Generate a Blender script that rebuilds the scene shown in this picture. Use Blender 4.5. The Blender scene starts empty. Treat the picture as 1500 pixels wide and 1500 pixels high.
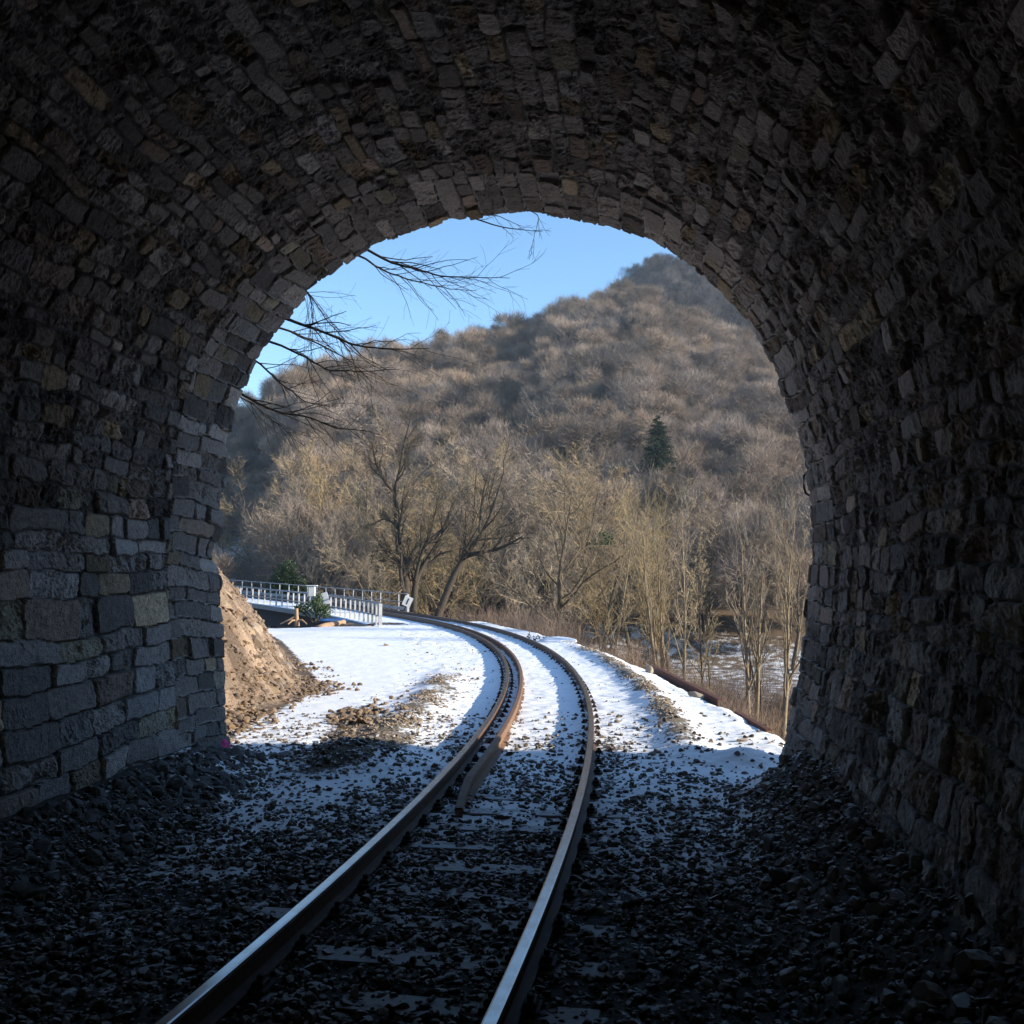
import bpy, math, random
import numpy as np
from math import radians as R_
C = bpy.context.scene.collection
scn = bpy.context.scene

# ------------------------------------------------------------------ camera, sky, sun, exposure
F = 1458.0                      # focal length in pixels of the 1500 px wide picture (35 mm lens)
PITCH = math.atan(95 / F)
EYE = 2.26
cam = bpy.data.objects.new('camera', bpy.data.cameras.new('camera'))
C.objects.link(cam)
cam.location = (0, 0, EYE)
cam.rotation_euler = (math.pi / 2 + PITCH, 0, 0)
cam.data.sensor_width = 36; cam.data.lens = F / 1500 * 36
cam.data.clip_start = .1; cam.data.clip_end = 6000
scn.camera = cam

SUN_EL, SUN_AZ = 17.0, 100.4     # degrees; azimuth clockwise from +Y
world = bpy.data.worlds.new("World"); scn.world = world; world.use_nodes = True
wn = world.node_tree.nodes; wl = world.node_tree.links
sky = wn.new('ShaderNodeTexSky'); sky.sky_type = 'NISHITA'; sky.sun_disc = False
sky.sun_elevation = R_(SUN_EL); sky.sun_rotation = R_(SUN_AZ)
sky.altitude = 200; sky.air_density = 1.0; sky.dust_density = 0.1; sky.ozone_density = 3.0
hsv = wn.new('ShaderNodeHueSaturation'); hsv.inputs['Saturation'].default_value = 1.08
wl.new(sky.outputs[0], hsv.inputs['Color']); wl.new(hsv.outputs[0], wn['Background'].inputs[0]); wn['Background'].inputs[1].default_value = 0.138
sun = bpy.data.objects.new('sun', bpy.data.lights.new('sun', 'SUN')); C.objects.link(sun)
sun.data.energy = 4.7; sun.data.angle = R_(.5); sun.data.color = (1, .91, .78)
sun.rotation_euler = (math.pi / 2 - R_(SUN_EL), 0, math.pi - R_(SUN_AZ))
scn.view_settings.view_transform = 'Standard'; scn.view_settings.look = 'None'
scn.view_settings.exposure = 1.2; scn.view_settings.gamma = 1
scn.render.engine = 'CYCLES'
scn.cycles.use_denoising = True
scn.cycles.max_bounces = 6; scn.cycles.diffuse_bounces = 4

# ------------------------------------------------------------------ helpers
def pray(px, py):
    c, s = math.cos(PITCH), math.sin(PITCH)
    x = (px - 750) / F; u = (750 - py) / F
    return np.array([x, c - u * s, s + u * c])
def at_y(px, py, Y):
    r = pray(px, py); k = Y / r[1]
    return np.array([r[0] * k, Y, EYE + r[2] * k])
def on_z(px, py, z=0.0):
    r = pray(px, py); k = (z - EYE) / r[2]
    return np.array([r[0] * k, r[1] * k, z])

def lattice(seed):
    return np.random.default_rng(seed).random((256, 256))
_lat = {}
def vnoise(x, y, seed=0):
    if seed not in _lat: _lat[seed] = lattice(seed)
    G = _lat[seed]
    xi = np.floor(x).astype(int); yi = np.floor(y).astype(int)
    fx = x - xi; fy = y - yi
    fx = fx * fx * (3 - 2 * fx); fy = fy * fy * (3 - 2 * fy)
    x0 = xi & 255; x1 = (xi + 1) & 255; y0 = yi & 255; y1 = (yi + 1) & 255
    return (G[x0, y0] * (1 - fx) + G[x1, y0] * fx) * (1 - fy) + (G[x0, y1] * (1 - fx) + G[x1, y1] * fx) * fy
def fbm(x, y, seed=0, oct=4, gain=.5):
    a = 1.0; t = 0; n = 0
    for i in range(oct):
        t = t + a * vnoise(x * 2 ** i + 17.3 * i, y * 2 ** i + 5.1 * i, seed + i); n += a; a *= gain
    return t / n
def sstep(a, b, x):
    t = np.clip((x - a) / (b - a), 0, 1); return t * t * (3 - 2 * t)

def mesh_np(name, V, Fq, mat=None, parent=None, smooth=False, cols=None, link=True, mats=None, midx=None, tris=None):
    V = np.asarray(V, np.float32); Fq = np.asarray(Fq, np.int32)
    m = bpy.data.meshes.new(name)
    m.vertices.add(len(V)); m.vertices.foreach_set('co', V.ravel())
    k = Fq.shape[1]
    nl = Fq.size
    m.loops.add(nl); m.loops.foreach_set('vertex_index', Fq.ravel())
    m.polygons.add(len(Fq))
    m.polygons.foreach_set('loop_start', np.arange(0, nl, k, dtype=np.int32))
    m.polygons.foreach_set('loop_total', np.full(len(Fq), k, np.int32))
    if midx is not None: m.polygons.foreach_set('material_index', np.asarray(midx, np.int32))
    m.polygons.foreach_set('use_smooth', np.full(len(Fq), smooth, bool))
    for cn, cv in (cols or {}).items():
        cv = np.asarray(cv, np.float32)
        if cv.ndim == 1:
            a = m.attributes.new(cn, 'FLOAT', 'POINT'); a.data.foreach_set('value', cv)
        else:
            a = m.color_attributes.new(cn, 'FLOAT_COLOR', 'POINT')
            a.data.foreach_set('color', np.concatenate([cv, np.ones((len(cv), 1), np.float32)], 1).ravel())
    m.update(calc_edges=True); m.validate()
    for mm in (mats or ([mat] if mat else [])): m.materials.append(mm)
    o = bpy.data.objects.new(name, m)
    if link: C.objects.link(o)
    if parent: o.parent = parent
    return o
def grid_faces(n, m, wrap=False):
    i = np.arange(n - 1)[:, None] * m; j = np.arange(m - 1)[None]
    a = (i + j).ravel()
    return np.stack([a, a + 1, a + m + 1, a + m], 1)

class MB:
    """collects quads (boxes, prisms, sweeps) into one mesh"""
    def __init__(s): s.V = []; s.F = []; s.n = 0; s.mi = []
    def add(s, V, Fq, mi=0):
        V = np.asarray(V, float); Fq = np.asarray(Fq, int)
        s.V.append(V); s.F.append(Fq + s.n); s.n += len(V); s.mi += [mi] * len(Fq)
    def box(s, c, size, rz=0, rx=0, ry=0, bev=.0, mi=0):
        c = np.array(c, float); h = np.array(size, float) / 2
        b = min(bev, h.min() * .8)
        v = []
        if b > 0:
            for z, k in ((-h[2], b), (-h[2] + b, 0), (h[2] - b, 0), (h[2], b)):
                for x, y in ((-1, -1), (1, -1), (1, 1), (-1, 1)):
                    v.append((x * (h[0] - k), y * (h[1] - k), z))
            f = [(3, 2, 1, 0), (12, 13, 14, 15)]
            for L in range(3):
                for i in range(4):
                    j = (i + 1) % 4; f.append((L * 4 + i, L * 4 + j, L * 4 + 4 + j, L * 4 + 4 + i))
        else:
            for z in (-h[2], h[2]):
                for x, y in ((-1, -1), (1, -1), (1, 1), (-1, 1)): v.append((x * h[0], y * h[1], z))
            f = [(3, 2, 1, 0), (4, 5, 6, 7)] + [(i, (i + 1) % 4, 4 + (i + 1) % 4, 4 + i) for i in range(4)]
        v = np.array(v)
        cx, sx = math.cos(rx), math.sin(rx); cy_, sy = math.cos(ry), math.sin(ry); cz, sz = math.cos(rz), math.sin(rz)
        M = np.array([[cz, -sz, 0], [sz, cz, 0], [0, 0, 1]]) @ np.array([[cy_, 0, sy], [0, 1, 0], [-sy, 0, cy_]]) @ np.array([[1, 0, 0], [0, cx, -sx], [0, sx, cx]])
        s.add(v @ M.T + c, f, mi)
    def sweep(s, prof, path_fn, ss, mi_fn=None, caps=True):
        """prof: closed list of (across, up); path_fn(s, across, up)->xyz"""
        n = len(prof); V = []
        for q in ss:
            for (a, u) in prof: V.append(path_fn(q, a, u))
        f = []; mi = []
        for k in range(len(ss) - 1):
            for i in range(n):
                j = (i + 1) % n
                f.append((k * n + i, k * n + j, (k + 1) * n + j, (k + 1) * n + i)); mi.append(mi_fn(i) if mi_fn else 0)
        b = s.n
        s.V.append(np.array(V, float)); s.F.append(np.array(f) + b); s.n += len(V); s.mi += mi
    def build(s, name, mat, parent=None, smooth=False, mats=None):
        return mesh_np(name, np.concatenate(s.V), np.concatenate(s.F), mat, parent, smooth, mats=mats, midx=s.mi)

def thing(name, label, cat, loc=(0, 0, 0), group=None):
    o = bpy.data.objects.new(name, None); C.objects.link(o); o.location = loc; o.empty_display_size = .3
    o['label'] = label; o['category'] = cat
    if group: o['group'] = group
    return o
def tag(o, label, cat, group=None):
    o['label'] = label; o['category'] = cat
    if group: o['group'] = group
    return o
def dup(root, loc=None, rz=None, sc=None, label=None, group=None):
    r = root.copy(); C.objects.link(r)
    if loc is not None: r.location = loc
    if rz is not None: r.rotation_euler = (0, 0, rz)
    if sc is not None: r.scale = (sc, sc, sc)
    if label: r['label'] = label
    if group: r['group'] = group
    for ch in list(root.children):
        c = ch.copy(); C.objects.link(c); c.parent = r
        for g in ch.children:
            d = g.copy(); C.objects.link(d); d.parent = c
    return r

# ------------------------------------------------------------------ materials
def mat(name, col, rough=.9, var=.3, scale=8, bump=0, bscale=60, metal=0, rand=0, col2=None, spec=.3):
    m = bpy.data.materials.new(name); m.use_nodes = True
    nt = m.node_tree; N = nt.nodes; L = nt.links; b = N['Principled BSDF']
    b.inputs['Roughness'].default_value = rough; b.inputs['Metallic'].default_value = metal
    b.inputs['Specular IOR Level'].default_value = spec
    tc = N.new('ShaderNodeTexCoord')
    nz = N.new('ShaderNodeTexNoise'); nz.inputs['Scale'].default_value = scale; nz.inputs['Detail'].default_value = 6
    nz.inputs['Roughness'].default_value = .65
    L.new(tc.outputs['Object'], nz.inputs['Vector'])
    mx = N.new('ShaderNodeMix'); mx.data_type = 'RGBA'
    c2 = col2 or tuple(min(1, c * (1 + var)) for c in col)
    c1 = col if col2 else tuple(c * (1 - var) for c in col)
    mx.inputs['A'].default_value = (*c1, 1); mx.inputs['B'].default_value = (*c2, 1)
    mr = N.new('ShaderNodeMapRange'); mr.inputs[1].default_value = .3; mr.inputs[2].default_value = .7
    L.new(nz.outputs['Fac'], mr.inputs[0])
    fac = mr.outputs[0]
    L.new(fac, mx.inputs['Factor'])
    out = mx.outputs['Result']
    if rand:
        oi = N.new('ShaderNodeObjectInfo'); hs = N.new('ShaderNodeHueSaturation')
        r1 = N.new('ShaderNodeMapRange'); r1.inputs[3].default_value = 1 - rand; r1.inputs[4].default_value = 1 + rand
        L.new(oi.outputs['Random'], r1.inputs[0]); L.new(r1.outputs[0], hs.inputs['Value'])
        ma = N.new('ShaderNodeMath'); ma.operation = 'FRACT'; mm = N.new('ShaderNodeMath'); mm.operation = 'MULTIPLY'; mm.inputs[1].default_value = 7.31
        L.new(oi.outputs['Random'], mm.inputs[0]); L.new(mm.outputs[0], ma.inputs[0])
        r2 = N.new('ShaderNodeMapRange'); r2.inputs[3].default_value = .492; r2.inputs[4].default_value = .503
        L.new(ma.outputs[0], r2.inputs[0]); L.new(r2.outputs[0], hs.inputs['Hue'])
        r3 = N.new('ShaderNodeMapRange'); r3.inputs[3].default_value = .75; r3.inputs[4].default_value = 1.25
        L.new(ma.outputs[0], r3.inputs[0]); L.new(r3.outputs[0], hs.inputs['Saturation'])
        L.new(out, hs.inputs['Color']); out = hs.outputs[0]
    L.new(out, b.inputs['Base Color'])
    if bump:
        n2 = N.new('ShaderNodeTexNoise'); n2.inputs['Scale'].default_value = bscale; n2.inputs['Detail'].default_value = 5
        L.new(tc.outputs['Object'], n2.inputs['Vector'])
        bp = N.new('ShaderNodeBump'); bp.inputs['Strength'].default_value = 1; bp.inputs['Distance'].default_value = bump
        L.new(n2.outputs['Fac'], bp.inputs['Height']); L.new(bp.outputs[0], b.inputs['Normal'])
    return m

def stone_mat():
    m = mat('rough_masonry', (.1, .1, .1), rough=.92, bump=.012, bscale=55, spec=.25)
    nt = m.node_tree; N = nt.nodes; L = nt.links; b = N['Principled BSDF']
    at = N.new('ShaderNodeAttribute'); at.attribute_name = 'col'
    tc = N.new('ShaderNodeTexCoord')
    nz = N.new('ShaderNodeTexNoise'); nz.inputs['Scale'].default_value = 22; nz.inputs['Detail'].default_value = 8; nz.inputs['Roughness'].default_value = .7
    L.new(tc.outputs['Object'], nz.inputs['Vector'])
    mr = N.new('ShaderNodeMapRange'); mr.inputs[1].default_value = .3; mr.inputs[2].default_value = .7; mr.inputs[3].default_value = .55; mr.inputs[4].default_value = 1.45
    L.new(nz.outputs['Fac'], mr.inputs[0])
    vm = N.new('ShaderNodeVectorMath'); vm.operation = 'SCALE'
    L.new(at.outputs['Color'], vm.inputs[0]); L.new(mr.outputs[0], vm.inputs['Scale'])
    L.new(vm.outputs[0], b.inputs['Base Color'])
    return m

def ground_mat():
    m = bpy.data.materials.new('snowy_ground'); m.use_nodes = True
    nt = m.node_tree; N = nt.nodes; L = nt.links; b = N['Principled BSDF']
    b.inputs['Roughness'].default_value = .85; b.inputs['Specular IOR Level'].default_value = .25
    tc = N.new('ShaderNodeTexCoord')
    a1 = N.new('ShaderNodeAttribute'); a1.attribute_name = 'col'
    a2 = N.new('ShaderNodeAttribute'); a2.attribute_name = 'snow'
    def noise(sc, det=6, ro=.6):
        n = N.new('ShaderNodeTexNoise'); n.inputs['Scale'].default_value = sc; n.inputs['Detail'].default_value = det; n.inputs['Roughness'].default_value = ro
        L.new(tc.outputs['Object'], n.inputs['Vector']); return n.outputs['Fac']
    def math_(op, a, b_=None):
        n = N.new('ShaderNodeMath'); n.operation = op
        for i, v in enumerate((a, b_)):
            if v is None: continue
            if isinstance(v, (int, float)): n.inputs[i].default_value = v
            else: L.new(v, n.inputs[i])
        return n.outputs[0]
    nn = math_('ADD', math_('MULTIPLY', noise(1.1, 4), .8), math_('MULTIPLY', noise(11, 6, .7), .9))   # ~0.85 mean
    k = math_('ADD', a2.outputs['Fac'], math_('MULTIPLY', math_('SUBTRACT', nn, .85), 1.5))
    mr = N.new('ShaderNodeMapRange'); mr.interpolation_type = 'SMOOTHSTEP'; mr.inputs[1].default_value = .42; mr.inputs[2].default_value = .56
    L.new(k, mr.inputs[0])
    v = N.new('ShaderNodeMapRange'); v.inputs[1].default_value = .3; v.inputs[2].default_value = .7; v.inputs[3].default_value = .5; v.inputs[4].default_value = 1.5
    L.new(noise(26, 8, .75), v.inputs[0])
    sc = N.new('ShaderNodeVectorMath'); sc.operation = 'SCALE'; L.new(a1.outputs['Color'], sc.inputs[0]); L.new(v.outputs[0], sc.inputs['Scale'])
    mx = N.new('ShaderNodeMix'); mx.data_type = 'RGBA'
    L.new(mr.outputs[0], mx.inputs['Factor']); L.new(sc.outputs[0], mx.inputs['A']); mx.inputs['B'].default_value = (.80, .81, .82, 1)
    L.new(mx.outputs['Result'], b.inputs['Base Color'])
    bp = N.new('ShaderNodeBump'); bp.inputs['Distance'].default_value = .05; bp.inputs['Strength'].default_value = .8
    h = math_('ADD', math_('MULTIPLY', noise(30, 6, .7), math_('SUBTRACT', 1.15, mr.outputs[0])), math_('MULTIPLY', mr.outputs[0], .35))
    L.new(h, bp.inputs['Height']); L.new(bp.outputs[0], b.inputs['Normal'])
    return m

def dust(m, amount):
    nt = m.node_tree; N = nt.nodes; L = nt.links; b = N['Principled BSDF']
    src = b.inputs['Base Color'].links[0].from_socket
    ge = N.new('ShaderNodeNewGeometry'); sx = N.new('ShaderNodeSeparateXYZ'); L.new(ge.outputs['True Normal'], sx.inputs[0])
    nz = N.new('ShaderNodeTexNoise'); nz.inputs['Scale'].default_value = 9; nz.inputs['Detail'].default_value = 4; L.new(ge.outputs['Position'], nz.inputs['Vector'])
    ad = N.new('ShaderNodeMath'); ad.operation = 'MULTIPLY_ADD'; L.new(nz.outputs['Fac'], ad.inputs[0]); ad.inputs[1].default_value = .9; L.new(sx.outputs['Z'], ad.inputs[2])
    mr = N.new('ShaderNodeMapRange'); mr.inputs[1].default_value = 1.24; mr.inputs[2].default_value = 1.42; mr.inputs[4].default_value = amount; L.new(ad.outputs[0], mr.inputs[0])
    mx = N.new('ShaderNodeMix'); mx.data_type = 'RGBA'; L.new(mr.outputs[0], mx.inputs['Factor']); L.new(src, mx.inputs['A']); mx.inputs['B'].default_value = (.78, .79, .80, 1)
    L.new(mx.outputs['Result'], b.inputs['Base Color']); return m
M = dict(
    stone=stone_mat(), ground=ground_mat(),
    rust=mat('rusty_rail_steel', (.055, .030, .019), .65, scale=14, bump=.003, bscale=90, col2=(.135, .072, .04), spec=.4),
    steel=mat('worn_rail_top', (.52, .48, .45), .22, scale=6, metal=1.0, col2=(.36, .29, .24)),
    guard=mat('rusty_guard_rail', (.13, .07, .04), .7, scale=10, bump=.003, bscale=80, col2=(.22, .125, .07), spec=.4),
    sleeper=mat('weathered_sleeper', (.10, .085, .07), .85, scale=9, bump=.006, bscale=30, col2=(.24, .22, .20)),
    chair=mat('dark_iron', (.035, .025, .02), .7, scale=20),
    slab=mat('pale_slab', (.20, .15, .105), .92, scale=12, rand=.25, bump=.012, bscale=25, col2=(.36, .28, .20)),
    mortar=mat('pale_footing', (.14, .135, .13), .92, scale=7, bump=.02, bscale=22, col2=(.36, .35, .34)),
    rock=mat('ballast_rock', (.075, .06, .048), .85, scale=30, rand=.45, bump=.004, bscale=60, col2=(.19, .155, .12)),
    gravel=mat('tan_gravel_rock', (.17, .13, .09), .9, scale=30, rand=.4, bump=.004, bscale=60, col2=(.36, .29, .21)),
    clod=mat('earth_clod', (.13, .092, .062), .95, scale=20, rand=.35, bump=.006, bscale=50, col2=(.26, .19, .13)),
    white=mat('white_painted_steel', (.62, .62, .60), .6, scale=5, col2=(.80, .79, .76)),
    post=mat('worn_white_post', (.28, .28, .28), .7, scale=3, col2=(.52, .51, .49)),
    grey=mat('grey_galvanised_steel', (.30, .31, .33), .6, scale=5, col2=(.42, .43, .45)),
    concrete=mat('weathered_concrete', (.22, .21, .20), .9, scale=3, bump=.01, bscale=20, col2=(.36, .35, .33)),
    darkconc=mat('dark_girder', (.03, .03, .035), .8, scale=3),
    snowcap=mat('snow_cap', (.85, .86, .88), .8, var=.03, bump=.01, bscale=20),
    bark=mat('dark_bark', (.030, .024, .018), .95, scale=12, bump=.01, bscale=40, col2=(.085, .068, .05)),
    tanbark=mat('tan_bark', (.06, .047, .032), .95, scale=8, bump=.01, bscale=40, col2=(.14, .11, .07)),
    palebark=mat('pale_bark', (.16, .12, .075), .95, scale=8, bump=.01, bscale=40, col2=(.30, .235, .155)),
    silhouette_bark=mat('silhouette_twig', (.012, .011, .010), .9, scale=12, col2=(.035, .03, .026)),  # backlit look of the branches put into a near-black colour
    twig_tan=mat('tan_twig', (.22, .165, .10), .9, scale=1.2, rand=.25, col2=(.37, .285, .175)),
    twig_yel=mat('yellow_twig', (.25, .195, .12), .9, scale=1.2, rand=.2, col2=(.42, .34, .22)),
    twig_hill=mat('hill_twig', (.155, .120, .094), .9, scale=.5, rand=.30, col2=(.30, .238, .188)),
    twig_far_shade=mat('far_twig_shaded', (.055, .05, .05), .9, scale=.5, rand=.25, col2=(.10, .085, .08)),  # shade of the farther ridge put into a darker twig colour
    twig_red=mat('red_brush_twig', (.13, .09, .065), .9, scale=3, rand=.3, col2=(.25, .18, .125)),
    needle=mat('conifer_needle', (.008, .021, .011), .8, scale=3, col2=(.022, .042, .02)),
    leaf=mat('evergreen_leaf', (.025, .05, .015), .6, scale=6, col2=(.07, .11, .03), spec=.4),
    beam=mat('rusty_plate', (.055, .022, .014), .8, scale=10, bump=.004, bscale=50, col2=(.17, .06, .03)),
    wood=mat('split_wood', (.28, .17, .10), .85, scale=10, col2=(.42, .28, .17), bump=.006, bscale=40),
    boulder=mat('pale_boulder', (.26, .21, .15), .9, scale=12, bump=.012, bscale=20, col2=(.42, .36, .27)),
    iron=mat('black_iron', (.01, .01, .01), .5, scale=9),
    blue=mat('blue_sheet', (.03, .10, .28), .5, scale=4, col2=(.06, .17, .40)),
)

dust(M['rock'], .85); dust(M['sleeper'], .6)
# ------------------------------------------------------------------ the layout: track circle, tunnel axis
RT, CY, CX = 92.0, 21.5, .65 - 92.0
def dphi(X, Y):
    return np.hypot(X - CX, Y - CY) - RT, np.arctan2(Y - CY, X - CX)
PHI46 = math.asin((46 - CY) / RT)
def ztrack(phi):
    s = np.maximum((phi - PHI46) * RT, 0); return .0004 * s * s
def on_track(s, a, u):                 # s: arc length, 0 at Y=CY; a: to the right of the centre line
    ph = s / RT
    return (CX + (RT + a) * math.cos(ph), CY + (RT + a) * math.sin(ph), u + float(ztrack(ph)))

AL = math.atan(.127)
AX = np.array([math.sin(AL), math.cos(AL), 0]); LX = np.array([math.cos(AL), -math.sin(AL), 0])
P0 = np.array([0, 11.8, 0])
def tun(u, z, t):                      # lateral, height, depth back from the mouth
    u = np.asarray(u, float)
    return P0 + u[..., None] * LX + np.asarray(z)[..., None] * np.array([0, 0, 1.]) - np.asarray(t)[..., None] * AX
def ut(X, Y):
    dx, dy = X - P0[0], Y - P0[1]
    return dx * LX[0] + dy * LX[1], -(dx * AX[0] + dy * AX[1])

arch_px = [(338, 1125), (331, 1040), (325, 960), (321, 880), (319, 800), (323, 730), (330, 670), (343, 605), (360, 560), (385, 515), (413, 475),
           (450, 432), (498, 390), (555, 356), (615, 334), (690, 319), (770, 316), (850, 324), (925, 344), (985, 378), (1040, 420),
           (1090, 470), (1128, 528), (1155, 590), (1174, 650), (1187, 720), (1190, 790), (1187, 860), (1178, 940), (1165, 1020), (1146, 1090), (1138, 1125)]
sec = []
for p in arch_px:
    r = pray(*p); o = np.array([0, 0, EYE]); k = np.dot(P0 - o, AX) / np.dot(r, AX); q = o + r * k
    sec.append((np.dot(q - P0, LX), q[2]))
sec = np.array(sec)
sec = np.vstack([[sec[0, 0] + .06, -.6], sec, [sec[-1, 0] - .06, -.6]])
def resample(P, ds):
    for _ in range(2):                 # corner cutting
        Q = [P[0]]
        for a, b in zip(P[:-1], P[1:]): Q += [a * .75 + b * .25, a * .25 + b * .75]
        P = np.array(Q + [P[-1]])
    L = np.concatenate([[0], np.cumsum(np.hypot(*np.diff(P, axis=0).T))])
    n = int(L[-1] / ds); s = np.linspace(0, L[-1], n + 1)
    return s, np.stack([np.interp(s, L, P[:, 0]), np.interp(s, L, P[:, 1])], 1)

def curve_frame(P):
    T = np.gradient(P, axis=0); T /= np.linalg.norm(T, axis=1)[:, None]
    return np.stack([T[:, 1], -T[:, 0]], 1)          # inward normal for a left-to-right arch

# ------------------------------------------------------------------ stone masonry, laid in numpy
def masonry(S, T, rng, total, ring_t=1.3):
    """S: arc length, T: depth from the mouth. Returns inward height (m) and colour."""
    sw = S + .15 * (fbm(S * .8, T * .9, 3, 3) - .5) + .075 * (fbm(S * 4, T * 4, 7, 3) - .5)
    tw = T + .20 * (fbm(S * 1.1 + 40, T * 1.0, 11, 3) - .5) + .085 * (fbm(S * 5, T * 5 + 9, 13, 3) - .5)
    H = np.zeros_like(S); col = np.zeros(S.shape + (3,))
    ring = T < ring_t + .12 * (vnoise(S * 3, S * 0, 21) - .5)
    for is_ring in (False, True):
        edges = [0.0]
        while edges[-1] < total + 1:
            c = edges[-1]; w = min(c, total - c)
            if is_ring: edges.append(c + rng.uniform(.15, .27))
            else: edges.append(c + (rng.uniform(.2, .36) if c < 2.6 else rng.uniform(.13, .30) if w < 3.0 else rng.uniform(.11, .22)))
        edges = np.array(edges)
        sel0 = ring == is_ring
        ci = np.clip(np.searchsorted(edges, sw) - 1, 0, len(edges) - 2)
        for c in range(len(edges) - 1):
            m = sel0 & (ci == c)
            if not m.any(): continue
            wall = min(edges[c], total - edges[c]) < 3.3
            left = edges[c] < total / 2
            if is_ring:
                j = [-.3]
                while j[-1] < ring_t + 1: j.append(j[-1] + rng.uniform(.3, .85))
                j[0] = -.5
            else:
                j = [rng.uniform(0, .3) - .5]
                while j[-1] < 12: j.append(j[-1] + (rng.uniform(.3, .9) if wall and left else rng.uniform(.16, .55) if wall else rng.uniform(.14, .55)))
            j = np.array(j); n = len(j)
            s_, t_ = sw[m], tw[m]
            k = np.clip(np.searchsorted(j, t_) - 1, 0, n - 2)
            ds = np.minimum(s_ - edges[c], edges[c + 1] - s_)
            dt = np.minimum(t_ - j[k], j[k + 1] - t_)
            hs, ht = edges[c + 1] - edges[c], j[k + 1] - j[k]
            e = np.minimum(ds, dt)
            e = np.minimum(e, np.hypot(np.maximum(.05 - ds, 0), np.maximum(.05 - dt, 0)) * -1 + .05)
            off = rng.uniform(-.018, .012, n)[k]
            tilt_s = rng.normal(0, .05, n)[k]; tilt_t = rng.normal(0, .04, n)[k]
            rough = rng.choice([.3, .7, 1.25], n, p=[.55, .30, .15] if wall and left else [.15, .4, .45])[k]
            if is_ring: rough = rough * .55; tilt_s = tilt_s * .6; off = off * .7
            ang = (rng.uniform(-.6, .6, n)[k] + 1.57) if left else (rng.uniform(-.35, .35, n)[k] + 1.2)
            body = off + tilt_s * (s_ - (edges[c] + edges[c + 1]) / 2) + tilt_t * (t_ - (j[k] + j[k + 1]) / 2)
            xr = s_ * np.cos(ang) - t_ * np.sin(ang); yr = s_ * np.sin(ang) + t_ * np.cos(ang)
            strat = fbm(xr * 34 + k * 3.7, yr * 6 + k * 1.3, 31, 4, .6)
            steps = np.abs(strat - .5) * 2
            h = body - rough * .034 * sstep(.25, .9, 1 - steps) * sstep(.1, .6, vnoise(xr * 5 + 9, yr * 5, 37)) + rough * .045 * (fbm(s_ * 18, t_ * 18, 41, 4, .6) - .5)
            cut = rng.uniform(.005, .015, n)[k] * (.5 + vnoise(s_ * 3, t_ * 3, 47))
            fe = sstep(0, cut * 1.6, e)
            depth = .034 if not is_ring else .028
            h = h * fe + (1 - fe) * (-depth - .02 * vnoise(s_ * 9, t_ * 9, 5))
            # colour of each stone
            base = np.array([.27, .236, .205])
            val = rng.choice([.5, .75, .95, 1.15, 1.55], n, p=[.15, .25, .3, .2, .1]) * rng.uniform(.85, 1.15, n)
            tint = np.ones((n, 3))
            r_ = rng.random(n)
            tint[r_ < .06] = (1.30, 1.14, .86)           # ochre
            tint[(r_ >= .06) & (r_ < .11)] = (1.07, 1.08, .90)   # mossy
            tint[(r_ >= .16) & (r_ < .24)] = (1.12, .98, .88)    # reddish
            tint[(r_ >= .24) & (r_ < .45)] = (.96, 1.0, 1.04)    # blue grey
            cc = base * (val[:, None] * tint)[k]
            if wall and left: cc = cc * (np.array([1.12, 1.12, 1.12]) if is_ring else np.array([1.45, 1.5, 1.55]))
            mort = np.array([.16, .15, .135]) if is_ring else np.array([.11, .10, .092])
            cc = cc * fe[:, None] + (1 - fe)[:, None] * mort
            if is_ring and rng.random() < .92:         # proud pointing along the bed joint
                rj = np.exp(-((s_ - edges[c]) / .017) ** 2) * sstep(.06, .2, T[m]) * sstep(.15, .35, vnoise(t_ * 1.5 + c * 7, t_ * 0 + c, 61))
                h = np.maximum(h, -.05 + rj * .072); cc = cc * (1 - rj[:, None]) + np.array([.46, .43, .39]) * rj[:, None]
            H[m] = h; col[m] = cc
    return H, col

rng = np.random.default_rng(5)
DS = .015; TMAX = 8.8
s_arr, secp = resample(sec, DS)
TOT = s_arr[-1]
nrm = curve_frame(secp)
t_arr = np.arange(0, TMAX, .016)
S, T = np.meshgrid(s_arr, t_arr, indexing='ij')
Hh, Cc = masonry(S, T, rng, TOT)
# low swell of the whole lining, ragged mouth
Hh = Hh + .10 * (fbm(S * .5, T * .5, 71, 3) - .5)
edge_u = .08 * (fbm(s_arr * 2.8, s_arr * 0 + 3, 81, 3) - .5) + .03 * (np.floor(vnoise(np.floor(s_arr / .33) * 7.7, s_arr * 0, 83) * 3) - 1)
fall = np.exp(-T / .22)
Tm = T - edge_u[:, None] * fall
Hh = Hh + fall * .04 * (vnoise(np.floor(S / .33) * 3.3, S * 0 + 1.5, 85) - .5)
# notch in the left jamb, greyer foot of the left wall and pink paint on single stones
U = secp[:, 0][:, None] + nrm[:, 0][:, None] * Hh
Z = secp[:, 1][:, None] + nrm[:, 1][:, None] * Hh
dn = np.exp(-((Z - 2.55) / .16) ** 2) * (U < 0) * np.exp(-T / .5)
U = U - dn * .10
db = np.exp(-((Z - 2.2) / .16) ** 2) * (U < 0) * np.exp(-T / .3); U = U + db * .06
zl = Z
foot = sstep(.9, .0, Z) * (U < 0); Cc = Cc * (1 - foot[..., None] * .6) + foot[..., None] * .6 * np.array([.17, .165, .16])
pink = (np.hypot((T - .12) / .10, (Z - .24 - .5 * (T - .12)) / .07) < 1) & (U < 0)
Cc[pink] = (.75, .10, .28)
V = tun(U, Z, Tm)
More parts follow.
